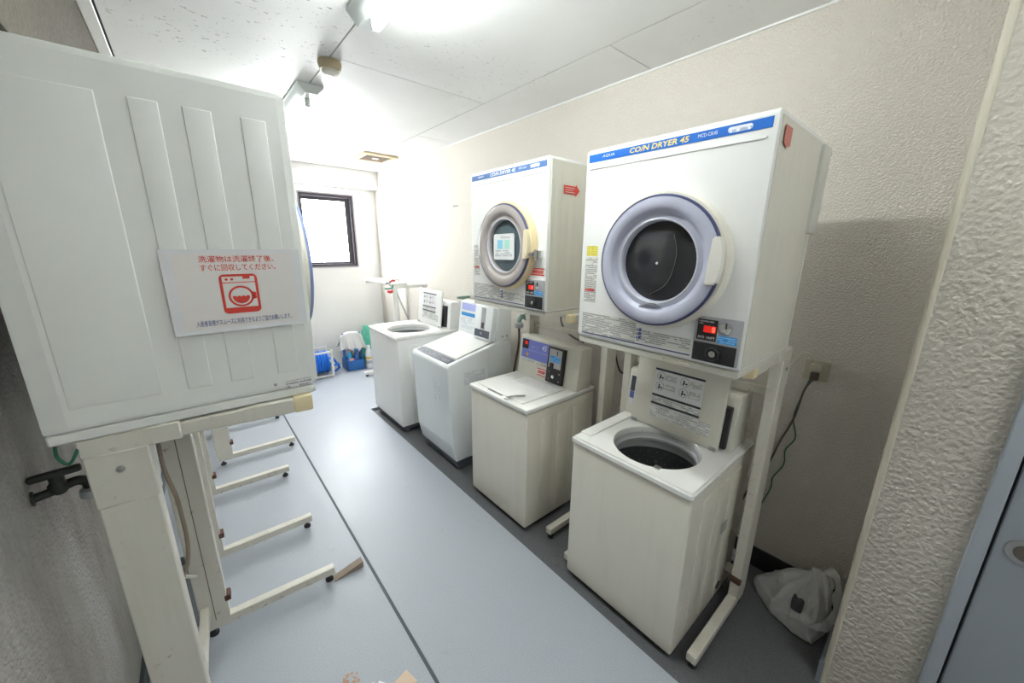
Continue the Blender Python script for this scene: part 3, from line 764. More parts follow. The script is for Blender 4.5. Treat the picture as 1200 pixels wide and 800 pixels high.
nl = tag(plate('rating_label', frame((0.135, yN-0.0006, 1.163), (1, 0, 0), (0, 0, 1)), 0.0, 0.055, 0.0, 0.018, 'print_white', None, 0.0008), 'tiny printed label at lower corner of the dryer with the notice', 'label')

# ------------------------------------------------------------------ washing machines
def print_lid(t, parent, F, w, h):
    """instruction sheet inside an open lid"""
    plate('instruction_sheet', F, 0.09, w-0.09, 0.05, h-0.03, 'label_white', parent, 0.0005)
    s = 0.0006
    for v in (h-0.042, h-0.16, h-0.198):
        plate('heading_bar', F, 0.09, w-0.09, v, v+0.0095, 'ink_black', parent, 0.0004, s)
    for cx, cy in ((0.12, h-0.067), (0.12, h-0.112), (0.225, h-0.067), (0.225, h-0.112)):
        b = BM(); ring(b, F, cx, cy, 0.0178, 0.019, 0.0002, s, 28)
        poly(b, F, ring_pts(cx-0.004, cy+0.006, 0.0035, 10), 0.0003, s)
        poly(b, F, [(cx-0.009, cy-0.012), (cx-0.002, cy-0.012), (cx+0.001, cy+0.001), (cx-0.006, cy+0.003)], 0.0003, s)
        poly(b, F, [(cx+0.003, cy-0.009), (cx+0.011, cy-0.009), (cx+0.011, cy-0.002), (cx+0.003, cy-0.002)], 0.0003, s)
        obj('pictogram', b, 'ink_black', parent, smooth=False)
        plate('fine_print', F, cx+0.022, cx+0.07, cy-0.014, cy+0.014, 'print_lid', parent, 0.0003, s)
    plate('fine_print', F, 0.092, w-0.092, h-0.187, h-0.162, 'print_lid', parent, 0.0003, s)
    plate('fine_print', F, 0.092, w-0.092, 0.052, h-0.2, 'print_lid', parent, 0.0003, s)
    plate('caution_label', F, w-0.088, w-0.04, 0.045, 0.1, 'print_lid', parent, 0.0004, s)

def holed_deck(bm, x0, x1, y0, y1, z0, z1, cx, cy, r, n=48, bev=0.008):
    """deck slab with a round opening"""
    out = []
    for i in range(n):
        a = 2*math.pi*(i+0.5)/n - math.pi; dx, dy = math.cos(a), math.sin(a)
        k = min(((x1-cx)/dx if dx > 0 else (x0-cx)/dx) if abs(dx) > 1e-6 else 9, ((y1-cy)/dy if dy > 0 else (y0-cy)/dy) if abs(dy) > 1e-6 else 9)
        out.append((cx+dx*k, cy+dy*k, a))
    for X, Y in ((x0, y0), (x1, y0), (x1, y1), (x0, y1)):      # snap the nearest rays to the corners
        j = min(range(n), key=lambda i: (out[i][0]-X)**2 + (out[i][1]-Y)**2); out[j] = (X, Y, out[j][2])
    top = [bm.verts.new((x, y, z1)) for x, y, a in out]; bot = [bm.verts.new((x, y, z0)) for x, y, a in out]
    it = [bm.verts.new((cx+r*math.cos(a), cy+r*math.sin(a), z1)) for x, y, a in out]
    ib = [bm.verts.new((cx+(r-0.004)*math.cos(a), cy+(r-0.004)*math.sin(a), z1-0.006)) for x, y, a in out]
    ic = [bm.verts.new((cx+(r-0.004)*math.cos(a), cy+(r-0.004)*math.sin(a), z0-0.01)) for x, y, a in out]
    rim = []
    for i in range(n):
        j = (i+1) % n
        bm.faces.new((top[i], top[j], it[j], it[i])); bm.faces.new((it[i], it[j], ib[j], ib[i])); bm.faces.new((ib[i], ib[j], ic[j], ic[i]))
        bm.faces.new((bot[i], bot[j], top[j], top[i]))
        rim.append(bm.edges.get((top[i], top[j])))
    for X, Y in ((x0, y0), (x1, y0), (x1, y1), (x0, y1)):
        for v in top:
            if abs(v.co.x-X) < 1e-6 and abs(v.co.y-Y) < 1e-6:
                rim += [e for e in v.link_edges if abs(e.verts[0].co.z-e.verts[1].co.z) > 0.005]
    bmesh.ops.recalc_face_normals(bm, faces=bm.faces)
    bmesh.ops.bevel(bm, geom=list(set(rim)), offset=bev, segments=3, affect='EDGES', clamp_overlap=True)
    return bm

def cabinet_bm(W, D, z0, z1, r=0.012, ribs=True):
    return bx(0.0, D, -W/2, W/2, z0, z1, r=r, seg=3)

def top_loader(label, loc, W, D, H, mats, lid_x, drum_c, drum_r, console, open_lid, base_black=False, lid_w=0.395, lid_h=0.305, lid_y=0.0, group='washing machines'):
    body, deck, side = mats
    t = thing('washing_machine', label, 'washing machine', loc, 0, group)
    zb = 0.06 if base_black else 0.028
    dz = H-0.026
    cbm = cabinet_bm(W, D, zb, dz, 0.01)
    if open_lid:                                          # an open shell, so that the tub shows
        cbm.normal_update()
        bmesh.ops.delete(cbm, geom=[f for f in cbm.faces if f.normal.z > 0.95 and f.calc_center_median().z > dz-0.003], context='FACES')
    obj('cabinet', cbm, body, t)
    if base_black:
        obj('base_skirt', bx(0.012, D-0.012, -W/2+0.012, W/2-0.012, 0.024, zb, r=0.004), 'panel_charcoal', t)
        for x in (0.06, D-0.06):
            for y in (-W/2+0.05, W/2-0.05):
                b = BM(); lathe(b, [(0.02, 0.0), (0.018, 0.026)], 16, at(x, y, 0), True, True); obj('foot', b, 'steel', t)
    else:
        for x in (0.05, D-0.05):
            for y in (-W/2+0.05, W/2-0.05):
                b = BM(); lathe(b, [(0.02, 0.0), (0.018, 0.03)], 16, at(x, y, 0), True, True); obj('foot', b, 'rubber', t)
        obj('base_skirt', bx(0.02, D-0.02, -W/2+0.02, W/2-0.02, 0.012, 0.03), 'rubber', t, smooth=False)
    for x0, x1 in ((0.1, 0.19), (0.23, 0.32), (0.36, 0.45)):
        for s in (-1, 1):
            obj('side_rib', bx(x0, x1, s*W/2-0.003, s*W/2+0.0025, zb+0.03, dz-0.05, r=0.002, seg=2), body, t)
    sb = bx(0.004, D-0.004, -W/2+0.004, W/2-0.004, dz-0.003, dz+0.003)
    sb.normal_update(); bmesh.ops.delete(sb, geom=[f for f in sb.faces if abs(f.normal.z) > 0.9], context='FACES')
    obj('seam', sb, 'dark_grey', t, smooth=False)
    cx, cy = drum_c
    if open_lid:
        bm = holed_deck(BM(), -0.008, D, -W/2-0.004, W/2+0.004, dz+0.002, H, cx, cy, drum_r)
        obj('deck', bm, deck, t)
        # opened tub: rim, steel basket, dark bottom with pulsator
        bm = BM(); lathe(bm, [(drum_r-0.002, H-0.008), (drum_r-0.006, H-0.04), (drum_r-0.014, H-0.048), (drum_r-0.014, H-0.058), (drum_r-0.004, H-0.062), (drum_r+0.004, H-0.066), (drum_r+0.008, H-0.105)], 56, at(cx, cy, 0)); tb = obj('tub_rim', bm, 'tub_grey', t)
        bm = BM(); lathe(bm, [(drum_r+0.008, H-0.104), (drum_r+0.006, H-0.112), (drum_r+0.006, H-0.43)], 56, at(cx, cy, 0)); dm = obj('basket', bm, 'drum_dark', t)
        bm = BM(); lathe(bm, [(drum_r+0.006, H-0.4), (drum_r-0.01, H-0.415), (drum_r-0.03, H-0.41), (0.05, H-0.42), (0.03, H-0.40), (0.001, H-0.395)], 48, at(cx, cy, 0)); pu = obj('pulsator', bm, 'drum_dark', t)
        for k in range(4):
            a = math.pi/4 + k*math.pi/2
            M = at(cx, cy, H-0.41) @ Matrix.Rotation(a, 4, 'Z')
            obj('vane', rbox(BM(), 0.03, drum_r-0.035, -0.012, 0.012, -0.005, 0.025, 0.008, 2, M), 'drum_dark', pu)
        holes = BM()
        for k in range(30):
            for r_ in range(11):
                a = 2*math.pi*(k + 0.5*(r_ % 2))/30
                Mh = at(cx+(drum_r+0.0052)*math.cos(a), cy+(drum_r+0.0052)*math.sin(a), H-0.125-0.026*r_) @ Matrix.Rotation(a, 4, 'Z') @ Matrix.Rotation(math.radians(-90), 4, 'Y')
                vs_ = [holes.verts.new(Mh @ Vector((0.0022*math.cos(q*math.pi/3), 0.0022*math.sin(q*math.pi/3), 0))) for q in range(6)]
                holes.faces.new(vs_)
        h_ = obj('drain_holes', holes, 'drum_steel', dm, smooth=False); h_['kind'] = 'stuff'
        for a_ in (25, 85, 145, 205, 265, 325):
            a = math.radians(a_)
            obj('basket_rib', T([(cx+(drum_r+0.002)*math.cos(a), cy+(drum_r+0.002)*math.sin(a), H-0.17), (cx+(drum_r+0.002)*math.cos(a), cy+(drum_r+0.002)*math.sin(a), H-0.4)], 0.008, sm=False), 'drum_dark', dm)
        # raised border left of the recess
        obj('deck_border', bx(0.05, D-0.004, lid_y+lid_w/2+0.006, W/2-0.001, H-0.004, H+0.006, r=0.005, seg=3), deck, t)
        # lid, hinged at the back edge of the opening
        tilt = math.radians(6)
        LM = at(lid_x, lid_y, H+0.004) @ Matrix.Rotation(tilt, 4, 'Y')
        bm = rbox(BM(), 0.0, 0.016, -lid_w/2, lid_w/2, 0.0, lid_h, 0.005, 2, LM)
        ld = obj('lid', bm, side, t)
        LF = LM @ frame((-0.0004, lid_w/2, 0.0), (0, -1, 0), (0, 0, 1))
        print_lid(t, ld, LF, lid_w, lid_h)
        for s in (-1, 1):
            obj('hinge', rbox(BM(), -0.004, 0.02, s*(lid_w/2-0.02)-0.014, s*(lid_w/2-0.02)+0.014, -0.004, 0.012, 0.002, 1, LM), 'steel', t)
        obj('latch', bx(0.038, 0.062, cy-0.1, cy-0.075, H-0.001, H+0.005, r=0.002), 'chrome', t)
    else:
        obj('deck', bx(-0.008, D, -W/2-0.004, W/2+0.004, dz+0.002, H, r=0.008, seg=3), deck, t)
        ld = obj('lid', bx(0.032, lid_x, lid_y-lid_w/2, lid_y+lid_w/2, H-0.004, H+0.005, r=0.003), deck, t)
        LF = frame((0.032, lid_y+lid_w/2, H+0.005), (0, -1, 0), (1, 0, 0))
        plate('fine_print', LF, 0.1, lid_w-0.03, 0.17, 0.3, 'print_deck', ld, 0.0004)
        obj('finger_slot', bx(0.02, 0.029, lid_y-0.04, lid_y+0.09, H-0.002, H+0.0015, r=0.001), 'wire_dark', t)
        b = BM(); tube(b, [(0.012, lid_y-0.1, H+0.01), (0.05, lid_y-0.11, H+0.012), (0.1, lid_y-0.145, H+0.012)], 0.006); rbox(b, 0.0, 0.03, lid_y-0.11, lid_y-0.085, H, H+0.012, 0.003, 1)
        obj('latch', b, 'chrome', t)
    return t

def console(t, x0, x1, y0, y1, z0, z1, body, slope=0.02, face='45'):
    bm = prism(BM(), [(x0-slope, z0), (x0, z1-0.012), (x0+0.012, z1), (x1, z1-0.006), (x1, z0)], y0, y1, 0.006, 2)
    c = obj('console', bm, body, t)
    F = frame((x0-slope, y1, z0), (0, -1, 0), (slope, 0, z1-0.012-z0))
    return c, F

# 1: nearest, lid open
W1 = top_loader('nearest washing machine with open lid and dark round drum', (1.161, 0.688, ZCON), 0.519, 0.565, 0.731, ('enamel_cream', 'deck_white', 'enamel_side'), 0.338, (0.2, -0.015), 0.172, None, True)
c1, F1 = console(W1, 0.40, 0.535, -0.235, 0.255, 0.731, 0.962, 'enamel_side')
obj('coin_unit', bx(0.365, 0.41, -0.215, -0.105, 0.739, 0.915, r=0.005), 'black_plastic', c1)
plate('control_label', F1, 0.012, 0.05, 0.05, 0.2, 'label_white', c1, 0.0006)
plate('control_label', F1, 0.014, 0.048, 0.12, 0.195, 'panel_charcoal', c1, 0.0004, 0.0006)
plate('control_label', F1, 0.014, 0.048, 0.085, 0.118, 'label_periwinkle', c1, 0.0004, 0.0006)
bm = BM(); lathe(bm, [(0.0005, 0.004), (0.018, 0.004), (0.02, 0.0)], 24, at(0.4, -0.2615, 0.09, RX90)); obj('drain_plug', bm, 'ink_black', W1)
plate('rating_label', frame((0.33, -0.2622, 0.39), (1, 0, 0), (0, 0, 1)), 0, 0.05, 0, 0.05, 'bottle_grey', W1, 0.0012, 0.0)

# 2: lid closed, blue control label
W2_ = top_loader('cream washing machine with closed lid and blue control label', (1.181, 1.517, ZCON), 0.5, 0.54, 0.728, ('enamel_cream', 'deck_white', 'enamel_side'), 0.375, (0.2, 0), 0.17, None, False, lid_w=0.40, lid_y=0.02)
c2, F2 = console(W2_, 0.405, 0.5, -0.25, 0.252, 0.728, 0.975, 'enamel_side', 0.03)
hF = 0.236
b2 = plate('control_label', F2, 0.018, 0.268, 0.105, 0.225, 'label_periwinkle', c2, 0.0008, 0, 0.004)
plate('timer_window', F2, 0.022, 0.078, 0.162, 0.222, 'black_plastic', c2, 0.0006, 0.0008)
plate('timer_digits', F2, 0.044, 0.07, 0.19, 0.212, 'display_red', c2, 0.0004, 0.0014)
text('lettering', '45', F2, 0.198, 0.178, 0.042, 0.034, 'ink_white', c2, 0.0014, 0.2)
plate('fine_print', F2, 0.1, 0.192, 0.178, 0.197, 'print_periwinkle', c2, 0.0004, 0.0008)
plate('white_line', F2, 0.02, 0.266, 0.158, 0.161, 'label_lightblue', c2, 0.0004, 0.0008)
plate('coin_mark', F2, 0.062, 0.084, 0.118, 0.14, 'label_orange', c2, 0.0006, 0.0008, 0.009)
plate('fine_print', F2, 0.025, 0.19, 0.083, 0.099, 'print_body', c2, 0.0004)
text('lettering', '3230', F2, 0.2, 0.083, 0.052, 0.016, 'ink_black', c2, 0.0008, 0.2)
plate('sticker', F2, 0.175, 0.255, 0.018, 0.068, 'label_white', c2, 0.0006)
for v in (0.02, 0.06): plate('sticker_bar', F2, 0.177, 0.253, v, v+0.006, 'ink_red', c2, 0.0004, 0.0006)
plate('sticker_print', F2, 0.185, 0.248, 0.034, 0.053, 'print_red', c2, 0.0003, 0.0006)
cu2 = obj('coin_unit', rbox(BM(), 0.27, 0.4, 0.008, 0.222, -0.004, 0.02, 0.006, 2, F2), 'black_plastic', c2)
plate('coin_face', F2, 0.285, 0.382, 0.1, 0.212, 'panel_silver', c2, 0.0012, 0.02)
plate('coin_label', F2, 0.295, 0.375, 0.135, 0.172, 'print_blue', c2, 0.0006, 0.0212)
plate('coin_slot', F2, 0.343, 0.35, 0.178, 0.205, 'ink_black', c2, 0.0006, 0.0212)
plate('coin_slot', F2, 0.298, 0.325, 0.1, 0.128, 'black_plastic', c2, 0.004, 0.0212)
bm = BM(); lathe(bm, [(0.011, 0.02), (0.0105, 0.028), (0.0005, 0.0285)], 20, F2 @ at(0.335, 0.05, 0)); obj('lock_core', bm, 'chrome', c2)
for u, v in ((0.3, 0.075), (0.3, 0.03), (0.38, 0.075), (0.38, 0.03)):
    obj('screw', lathe(BM(), [(0.005, 0.02), (0.004, 0.024), (0.0005, 0.0245)], 10, F2 @ at(u, v, 0)), 'chrome', c2)

# 3: slanted modern washer
W3 = thing('washing_machine', 'white washing machine with slanted top and charcoal control strip', 'washing machine', (1.15, 2.245, ZCON), 0, 'washing machines')
HW = 0.253
bm = prism(BM(), [(0.055, 0.075), (0.028, 0.2), (0.006, 0.74), (0.006, 0.762), (0.02, 0.782), (0.44, 0.878), (0.52, 0.878), (0.54, 0.84), (0.54, 0.075)], -HW, HW, 0.018, 4)
obj('cabinet', bm, 'enamel_bluewhite', W3)
obj('base_skirt', prism(BM(), [(0.075, 0.012), (0.055, 0.08), (0.53, 0.08), (0.53, 0.012)], -HW+0.012, HW-0.012, 0.004, 1), 'panel_charcoal', W3)
for x in (0.11, 0.48):
    for y in (-0.19, 0.19): obj('foot', lathe(BM(), [(0.02, 0.0), (0.02, 0.02)], 14, at(x, y, 0), True, True), 'rubber', W3)
sl = math.atan2(0.096, 0.42)
TF = frame((0.02, HW, 0.782), (0, -1, 0), (math.cos(sl), 0, math.sin(sl)))
TM = TF
def slab(name, u0, u1, v0, v1, n0, n1, r, mat, p, seg=2):
    return obj(name, rbox(BM(), u0, u1, v0, v1, n0, n1, r, seg, TM), mat, p)
cpn = slab('control_strip', 0.022, 2*HW-0.03, 0.006, 0.068, -0.008, 0.0025, 0.002, 'panel_charcoal', W3)
plate('control_print', TF, 0.05, 2*HW-0.06, 0.018, 0.05, 'print_panel', cpn, 0.0004, 0.0025)
ld = slab('lid', 0.03, 2*HW-0.035, 0.074, 0.405, -0.004, 0.009, 0.006, 'deck_white', W3, 3)
slab('lid_grip', 0.15, 0.34, 0.105, 0.135, 0.006, 0.0105, 0.004, 'enamel_bluewhite', ld)
slab('lid_seam', 2*HW-0.034, 2*HW-0.0305, 0.08, 0.4, -0.004, 0.001, 0.0, 'dark_grey', ld)
bm = prism(BM(), [(0.40, 0.86), (0.435, 1.115), (0.5, 1.12), (0.545, 1.09), (0.545, 0.862)], -HW+0.01, HW-0.01, 0.008, 2)
c3 = obj('console', bm, 'enamel_bluewhite', W3)
F3 = frame((0.40, HW-0.01, 0.86), (0, -1, 0), (0.035, 0, 0.255))
lb = plate('price_label', F3, 0.02, 0.22, 0.04, 0.25, 'label_white', c3, 0.0008)
plate('price_heading', F3, 0.028, 0.212, 0.19, 0.242, 'label_lightblue', c3, 0.0004, 0.0008)
plate('price_heading', F3, 0.028, 0.212, 0.145, 0.172, 'label_blue', c3, 0.0004, 0.0008)
plate('fine_print', F3, 0.03, 0.21, 0.048, 0.138, 'print_faint', c3, 0.0003, 0.0008)
cb = obj('coin_box', rbox(BM(), 0.265, 0.475, 0.012, 0.252, -0.01, 0.04, 0.006, 2, F3), 'enamel_bluewhite', c3)
plate('coin_face', F3, 0.345, 0.395, 0.085, 0.24, 'panel_silver', c3, 0.001, 0.04)
plate('coin_slot', F3, 0.355, 0.385, 0.095, 0.135, 'dark_grey', c3, 0.001, 0.041)
plate('lock_plate', F3, 0.28, 0.455, 0.03, 0.082, 'panel_charcoal', c3, 0.0016, 0.04)
bm = BM(); lathe(bm, [(0.011, 0.041), (0.01, 0.049), (0.0005, 0.05)], 20, F3 @ at(0.37, 0.057, 0)); obj('lock_core', bm, 'chrome', c3)
FS3 = frame((0.006, HW, 0.0), (0, -1, 0), (-0.022, 0, 0.54))
plate('feature_print', FS3, 0.36, 0.45, 0.52, 0.66, 'print_faint', W3, 0.0006, 0.0012)
plate('spec_print', frame((0.0, -HW, 0.0), (1, 0, 0), (0, 0, 1)), 0.13, 0.3, 0.62, 0.71, 'print_faint', W3, 0.0006, 0.0002)
for x in (0.46, 0.5): obj('vent_slot', bx(x, x+0.008, -HW+0.009, -HW+0.012, 0.9, 0.912), 'ink_black', c3, smooth=False)
obj('side_hatch', bx(0.33, 0.52, -HW-0.002, -HW+0.002, 0.62, 0.83, r=0.0015), 'enamel_bluewhite', W3)

# 4: furthest, lid open
W4 = top_loader('furthest washing machine with open lid, beside the bare stand', (1.15, 3.035, ZCON), 0.6, 0.6, 0.826, ('enamel_white', 'deck_white', 'enamel_white'), 0.44, (0.235, -0.02), 0.185, None, True, base_black=True, lid_w=0.42, lid_h=0.315, lid_y=0.02)
c4, F4 = console(W4, 0.5, 0.6, -0.29, 0.28, 0.826, 1.06, 'enamel_white')
obj('coin_unit', bx(0.475, 0.51, -0.24, -0.15, 0.835, 1.02, r=0.005), 'black_plastic', c4)

# ------------------------------------------------------------------ plumbing and cords
def faucet(label, loc, rz, body, hose=True, scale=1.0):
    """stands off the wall along local +x"""
    t = thing('faucet', label, 'faucet', loc, rz, 'water faucets'); s = scale
    bm = BM(); lathe(bm, [(0.001, 0.006), (0.026, 0.006), (0.028, 0.0)], 20, RY90); obj('wall_flange', bm, body, t)
    obj('pipe', tube(BM(), [(0.0, 0, 0), (0.05, 0, 0.006), (0.09, 0, 0.016)], 0.016, 12), body, t)
    bm = BM(); lathe(bm, [(0.014, -0.024), (0.026, -0.01), (0.027, 0.014), (0.019, 0.028), (0.021, 0.036), (0.015, 0.06)], 18, at(0.065, 0, 0.014), True, True); obj('valve_body', bm, body, t)
    h = obj('handle', rbox(BM(), 0.0, 0.13, -0.018, 0.018, 0.058, 0.082, 0.011, 2), body, t)
    obj('spout', tube(BM(), [(0.08, 0, 0.016), (0.11, 0, 0.02), (0.13, 0, 0.008), (0.136, 0, -0.02)], 0.0175, 12), body, t)
    bm = BM(); lathe(bm, [(0.019, -0.018), (0.032, -0.026), (0.034, -0.05), (0.026, -0.06)], 18, at(0.137, 0, 0), True, True); obj('hose_adapter', bm, 'hose_grey', t)
    return t
fa = faucet('dark oxidised faucet sticking out of the left wall below the dryer', (XL, 1.215, 0.955), 0.15, 'brass_oxide')
fa.scale = (0.62, 0.62, 0.62)
faucet('green oxidised faucet on the wall beside the coin box of the white washing machine', (XR, 2.87, 0.985), math.pi, 'brass_green')
faucet('green oxidised faucet on the wall behind the older coin dryer stand', (XR, 2.02, 0.985), math.pi, 'brass_green')
def hose(name, label, pts, r, mat, cat='hose', group=None):
    return tag(obj(name, T(pts, r), mat), label, cat, group)
hose('inlet_hose', 'grey inlet hose dropping from the faucet behind the white washing machine', [(XR-0.137, 2.87, 0.935), (XR-0.137, 2.86, 0.8), (XR-0.13, 2.8, 0.5), (XR-0.1, 2.7, 0.2)], 0.008, 'hose_grey')
hose('inlet_hose', 'hose dropping from the faucet behind the older dryer stand', [(XR-0.137, 2.02, 0.935), (XR-0.137, 2.02, 0.8), (XR-0.16, 2.05, 0.55), (XR-0.12, 2.1, 0.3)], 0.008, 'wire_dark')
hose('electric_cable', 'dark cord crossing the wall between the two stands', [(XR-0.02, 1.2, 1.06), (XR-0.03, 1.12, 0.9), (XR-0.035, 1.02, 0.74), (XR-0.03, 0.98, 0.62), (XR-0.035, 1.04, 0.52), (XR-0.03, 1.16, 0.56)], 0.006, 'hose_dark', 'cable')
hose('electric_cable', 'dark looping cord hanging behind the stand legs', [(XR-0.05, 1.0, 0.98), (XR-0.045, 1.1, 0.84), (XR-0.04, 1.2, 0.78), (XR-0.04, 1.26, 0.92), (XR-0.03, 1.3, 1.0)], 0.005, 'hose_dark', 'cable')
hose('electric_cable', 'dark cord on the wall above the blue control label', [(XR-0.02, 1.72, 1.1), (XR-0.03, 1.7, 1.0), (XR-0.03, 1.62, 0.93), (XR-0.03, 1.5, 0.9)], 0.006, 'wire_dark', 'cable')
hose('drain_hose', 'grey drain hose on the floor behind the nearest washing machine', [(1.74, 0.6, 0.2), (1.8, 0.56, 0.12), (1.85, 0.5, 0.06), (1.86, 0.42, 0.01), (1.84, 0.62, 0.0)], 0.014, 'hose_grey')

def outlet(label, y, z):
    t = thing('wall_outlet', label, 'outlet', (XR, y, z), 0, 'wall outlets')
    obj('cover_plate', bx(-0.008, 0.0, -0.042, 0.042, -0.042, 0.042, r=0.003), 'outlet_beige', t)
    obj('socket', bx(-0.011, -0.006, -0.025, 0.025, -0.026, 0.026, r=0.003), 'outlet_beige', t)
    return t
outlet('beige wall outlet with two plugs right of the nearest dryer stand', 0.305, 1.018)
outlet('small beige wall outlet below the older coin dryer', 1.5, 1.115)
p = thing('power_plug', 'cream power plug with a pale cord in the outlet near the nearest stand', 'plug', (XR-0.012, 0.305, 1.03), 0)
obj('plug_body', bx(-0.03, 0.0, -0.018, 0.018, -0.008, 0.02, r=0.006), 'plug_cream', p)
obj('cord', T([(-0.026, 0.0, 0.018), (-0.036, 0.014, 0.05), (-0.038, 0.044, 0.06), (-0.038, 0.078, 0.001), (-0.038, 0.098, -0.09), (-0.038, 0.141, -0.256), (-0.038, 0.155, -0.346), (-0.038, 0.141, -0.426), (-0.038, 0.175, -0.49)], 0.0036), 'wire_cream', p)
p = thing('power_plug', 'dark plug with a brown cord slanting down from the outlet', 'plug', (XR-0.012, 0.305, 1.0), 0)
obj('plug_body', bx(-0.026, 0.0, -0.014, 0.014, -0.018, 0.012, r=0.004), 'wire_dark', p)
obj('cord', T([(-0.02, 0.0, -0.012), (-0.01, 0.024, -0.074), (-0.008, 0.039, -0.207), (-0.008, 0.071, -0.333), (-0.008, 0.095, -0.447), (-0.008, 0.153, -0.62), (-0.008, 0.18, -0.73)], 0.0042), 'wire_dark', p)
hose('ground_wire', 'thin wavy green wire running down the wall from the outlet', [(XR-0.02, 0.312, 0.99), (XR-0.02, 0.319, 0.976), (XR-0.012, 0.343, 0.845), (XR-0.012, 0.346, 0.783), (XR-0.012, 0.326, 0.704), (XR-0.012, 0.351, 0.636), (XR-0.012, 0.347, 0.563), (XR-0.012, 0.376, 0.482), (XR-0.012, 0.376, 0.426), (XR-0.012, 0.4, 0.326), (XR-0.012, 0.42, 0.26)], 0.0028, 'wire_green', 'wire')
hose('ground_wire', 'short looped green wire under the near corner of the dryer with the notice', [(-0.245, 1.04, 1.13), (-0.24, 1.012, 1.115), (-0.228, 1.008, 1.098), (-0.214, 1.012, 1.12), (-0.212, 1.05, 1.132)], 0.0028, 'wire_green', 'wire')
# left wall: waste pipe and cable behind the near leg
t = thing('drain_pipe', 'open grey drain pipe standing on the floor behind the near left stand', 'pipe', (-0.205, 1.74, 0.0))
bm = BM(); lathe(bm, [(0.03, 0.0), (0.03, 0.27), (0.034, 0.272), (0.034, 0.3), (0.029, 0.3), (0.027, 0.02)], 24); obj('pipe', bm, 'pipe_grey', t)
hose('drain_hose', 'cream drain hose curving beside the grey drain pipe', [(-0.25, 1.66, 0.36), (-0.24, 1.67, 0.27), (-0.235, 1.66, 0.22), (-0.25, 1.66, 0.12), (-0.27, 1.68, 0.015)], 0.014, 'enamel_cream' if False else 'wire_cream')
hose('electric_cable', 'brown cable hanging beside the near left stand leg', [(-0.115, 1.12, 1.1), (-0.12, 1.14, 0.98), (-0.11, 1.15, 0.86), (-0.12, 1.14, 0.7), (-0.2, 1.16, 0.55)], 0.0045, 'wood_grey', 'cable')

# ------------------------------------------------------------------ small things on the floor
bm = BM()
v = [(-0.06, -0.018, 0), (0.07, -0.018, 0), (0.07, 0.018, 0), (-0.06, 0.018, 0), (-0.06, -0.018, 0.004), (0.07, -0.018, 0.032), (0.07, 0.018, 0.032), (-0.06, 0.018, 0.004)]
vv = [bm.verts.new(p) for p in v]
for f in ((3, 2, 1, 0), (4, 5, 6, 7), (0, 1, 5, 4), (1, 2, 6, 5), (2, 3, 7, 6), (3, 0, 4, 7)): bm.faces.new([vv[i] for i in f])
wd = tag(obj('wooden_wedge', bm, 'wood_grey', None, smooth=False), 'weathered wooden wedge under the end of the near left stand foot', 'wedge')
wd.location = (0.352, 1.60, 0.0)
o = tag(obj('cardboard_scrap', bx(-0.045, 0.045, -0.03, 0.03, 0.0, 0.004, r=0.001, seg=1), 'cardboard', smooth=False), 'tan cardboard scrap on the blue floor at the bottom edge', 'cardboard'); o.location = (0.345, 0.985, 0.0); o.rotation_euler.z = 0.25
o = tag(obj('paper_scrap', bx(-0.02, 0.02, -0.015, 0.015, 0.0, 0.003, r=0.001, seg=1), 'paper_white', smooth=False), 'white paper scrap beside the tan cardboard', 'paper'); o.location = (0.285, 1.03, 0.0); o.rotation_euler.z = 0.6
# rust mark
bm = BM()
for k in range(26):
    a = random.random()*6.28; r_ = random.random()**0.5
    x, y = 0.045*r_*math.cos(a), 0.03*r_*math.sin(a); q = 0.002+0.007*random.random()
    bm.faces.new([bm.verts.new((x+q*random.uniform(0.6, 1.3)*math.cos(i*1.047), y+q*random.uniform(0.6, 1.3)*math.sin(i*1.047), 0.0008)) for i in range(6)])
plain('rust_mark', (0.5, 0.3, 0.22), 0.8)
o = obj('rust_stain', bm, 'rust_mark', None, smooth=False); o.location = (0.205, 1.12, 0.0); tag(o, 'reddish rust stain on the blue floor at the bottom edge', 'stain')
o2 = o.copy(); COL.objects.link(o2); o2.location = (0.25, 1.66, 0.0); o2.scale = (0.9, 0.9, 1); o2['label'] = 'faint rust stain on the floor above the near left stand foot'

# carrier bag
BX, BY = 1.76, 0.195
t = thing('plastic_bag', 'white plastic carrier bag slumped by the pillar on the dark floor', 'bag', (BX, BY, ZCON))
rings_ = [
 [(1.815, 0.35, 0.0), (1.70, 0.255, 0.0), (1.66, 0.16, 0.0), (1.663, 0.10, 0.0), (1.72, 0.082, 0.0), (1.80, 0.078, 0.0), (1.87, 0.12, 0.0), (1.88, 0.24, 0.0)],
 [(1.82, 0.345, 0.035), (1.70, 0.25, 0.06), (1.668, 0.165, 0.08), (1.672, 0.11, 0.08), (1.73, 0.083, 0.08), (1.80, 0.078, 0.08), (1.87, 0.12, 0.08), (1.875, 0.24, 0.07)],
 [(1.81, 0.29, 0.09), (1.735, 0.24, 0.14), (1.70, 0.175, 0.15), (1.705, 0.125, 0.16), (1.74, 0.098, 0.17), (1.80, 0.088, 0.17), (1.85, 0.12, 0.16), (1.855, 0.22, 0.12)],
 [(1.805, 0.255, 0.15), (1.78, 0.235, 0.175), (1.775, 0.185, 0.20), (1.775, 0.14, 0.24), (1.785, 0.115, 0.255), (1.81, 0.105, 0.245), (1.825, 0.13, 0.225), (1.82, 0.21, 0.17)]]
bm = BM(); RV = [[bm.verts.new((x-BX, y-BY, z)) for x, y, z in r_] for r_ in rings_]
for a_, b_ in zip(RV, RV[1:]):
    for i in range(8): bm.faces.new((a_[i], a_[(i+1) % 8], b_[(i+1) % 8], b_[i]))
bm.faces.new(RV[0][::-1]); bm.faces.new(RV[-1])
bmesh.ops.recalc_face_normals(bm, faces=bm.faces)
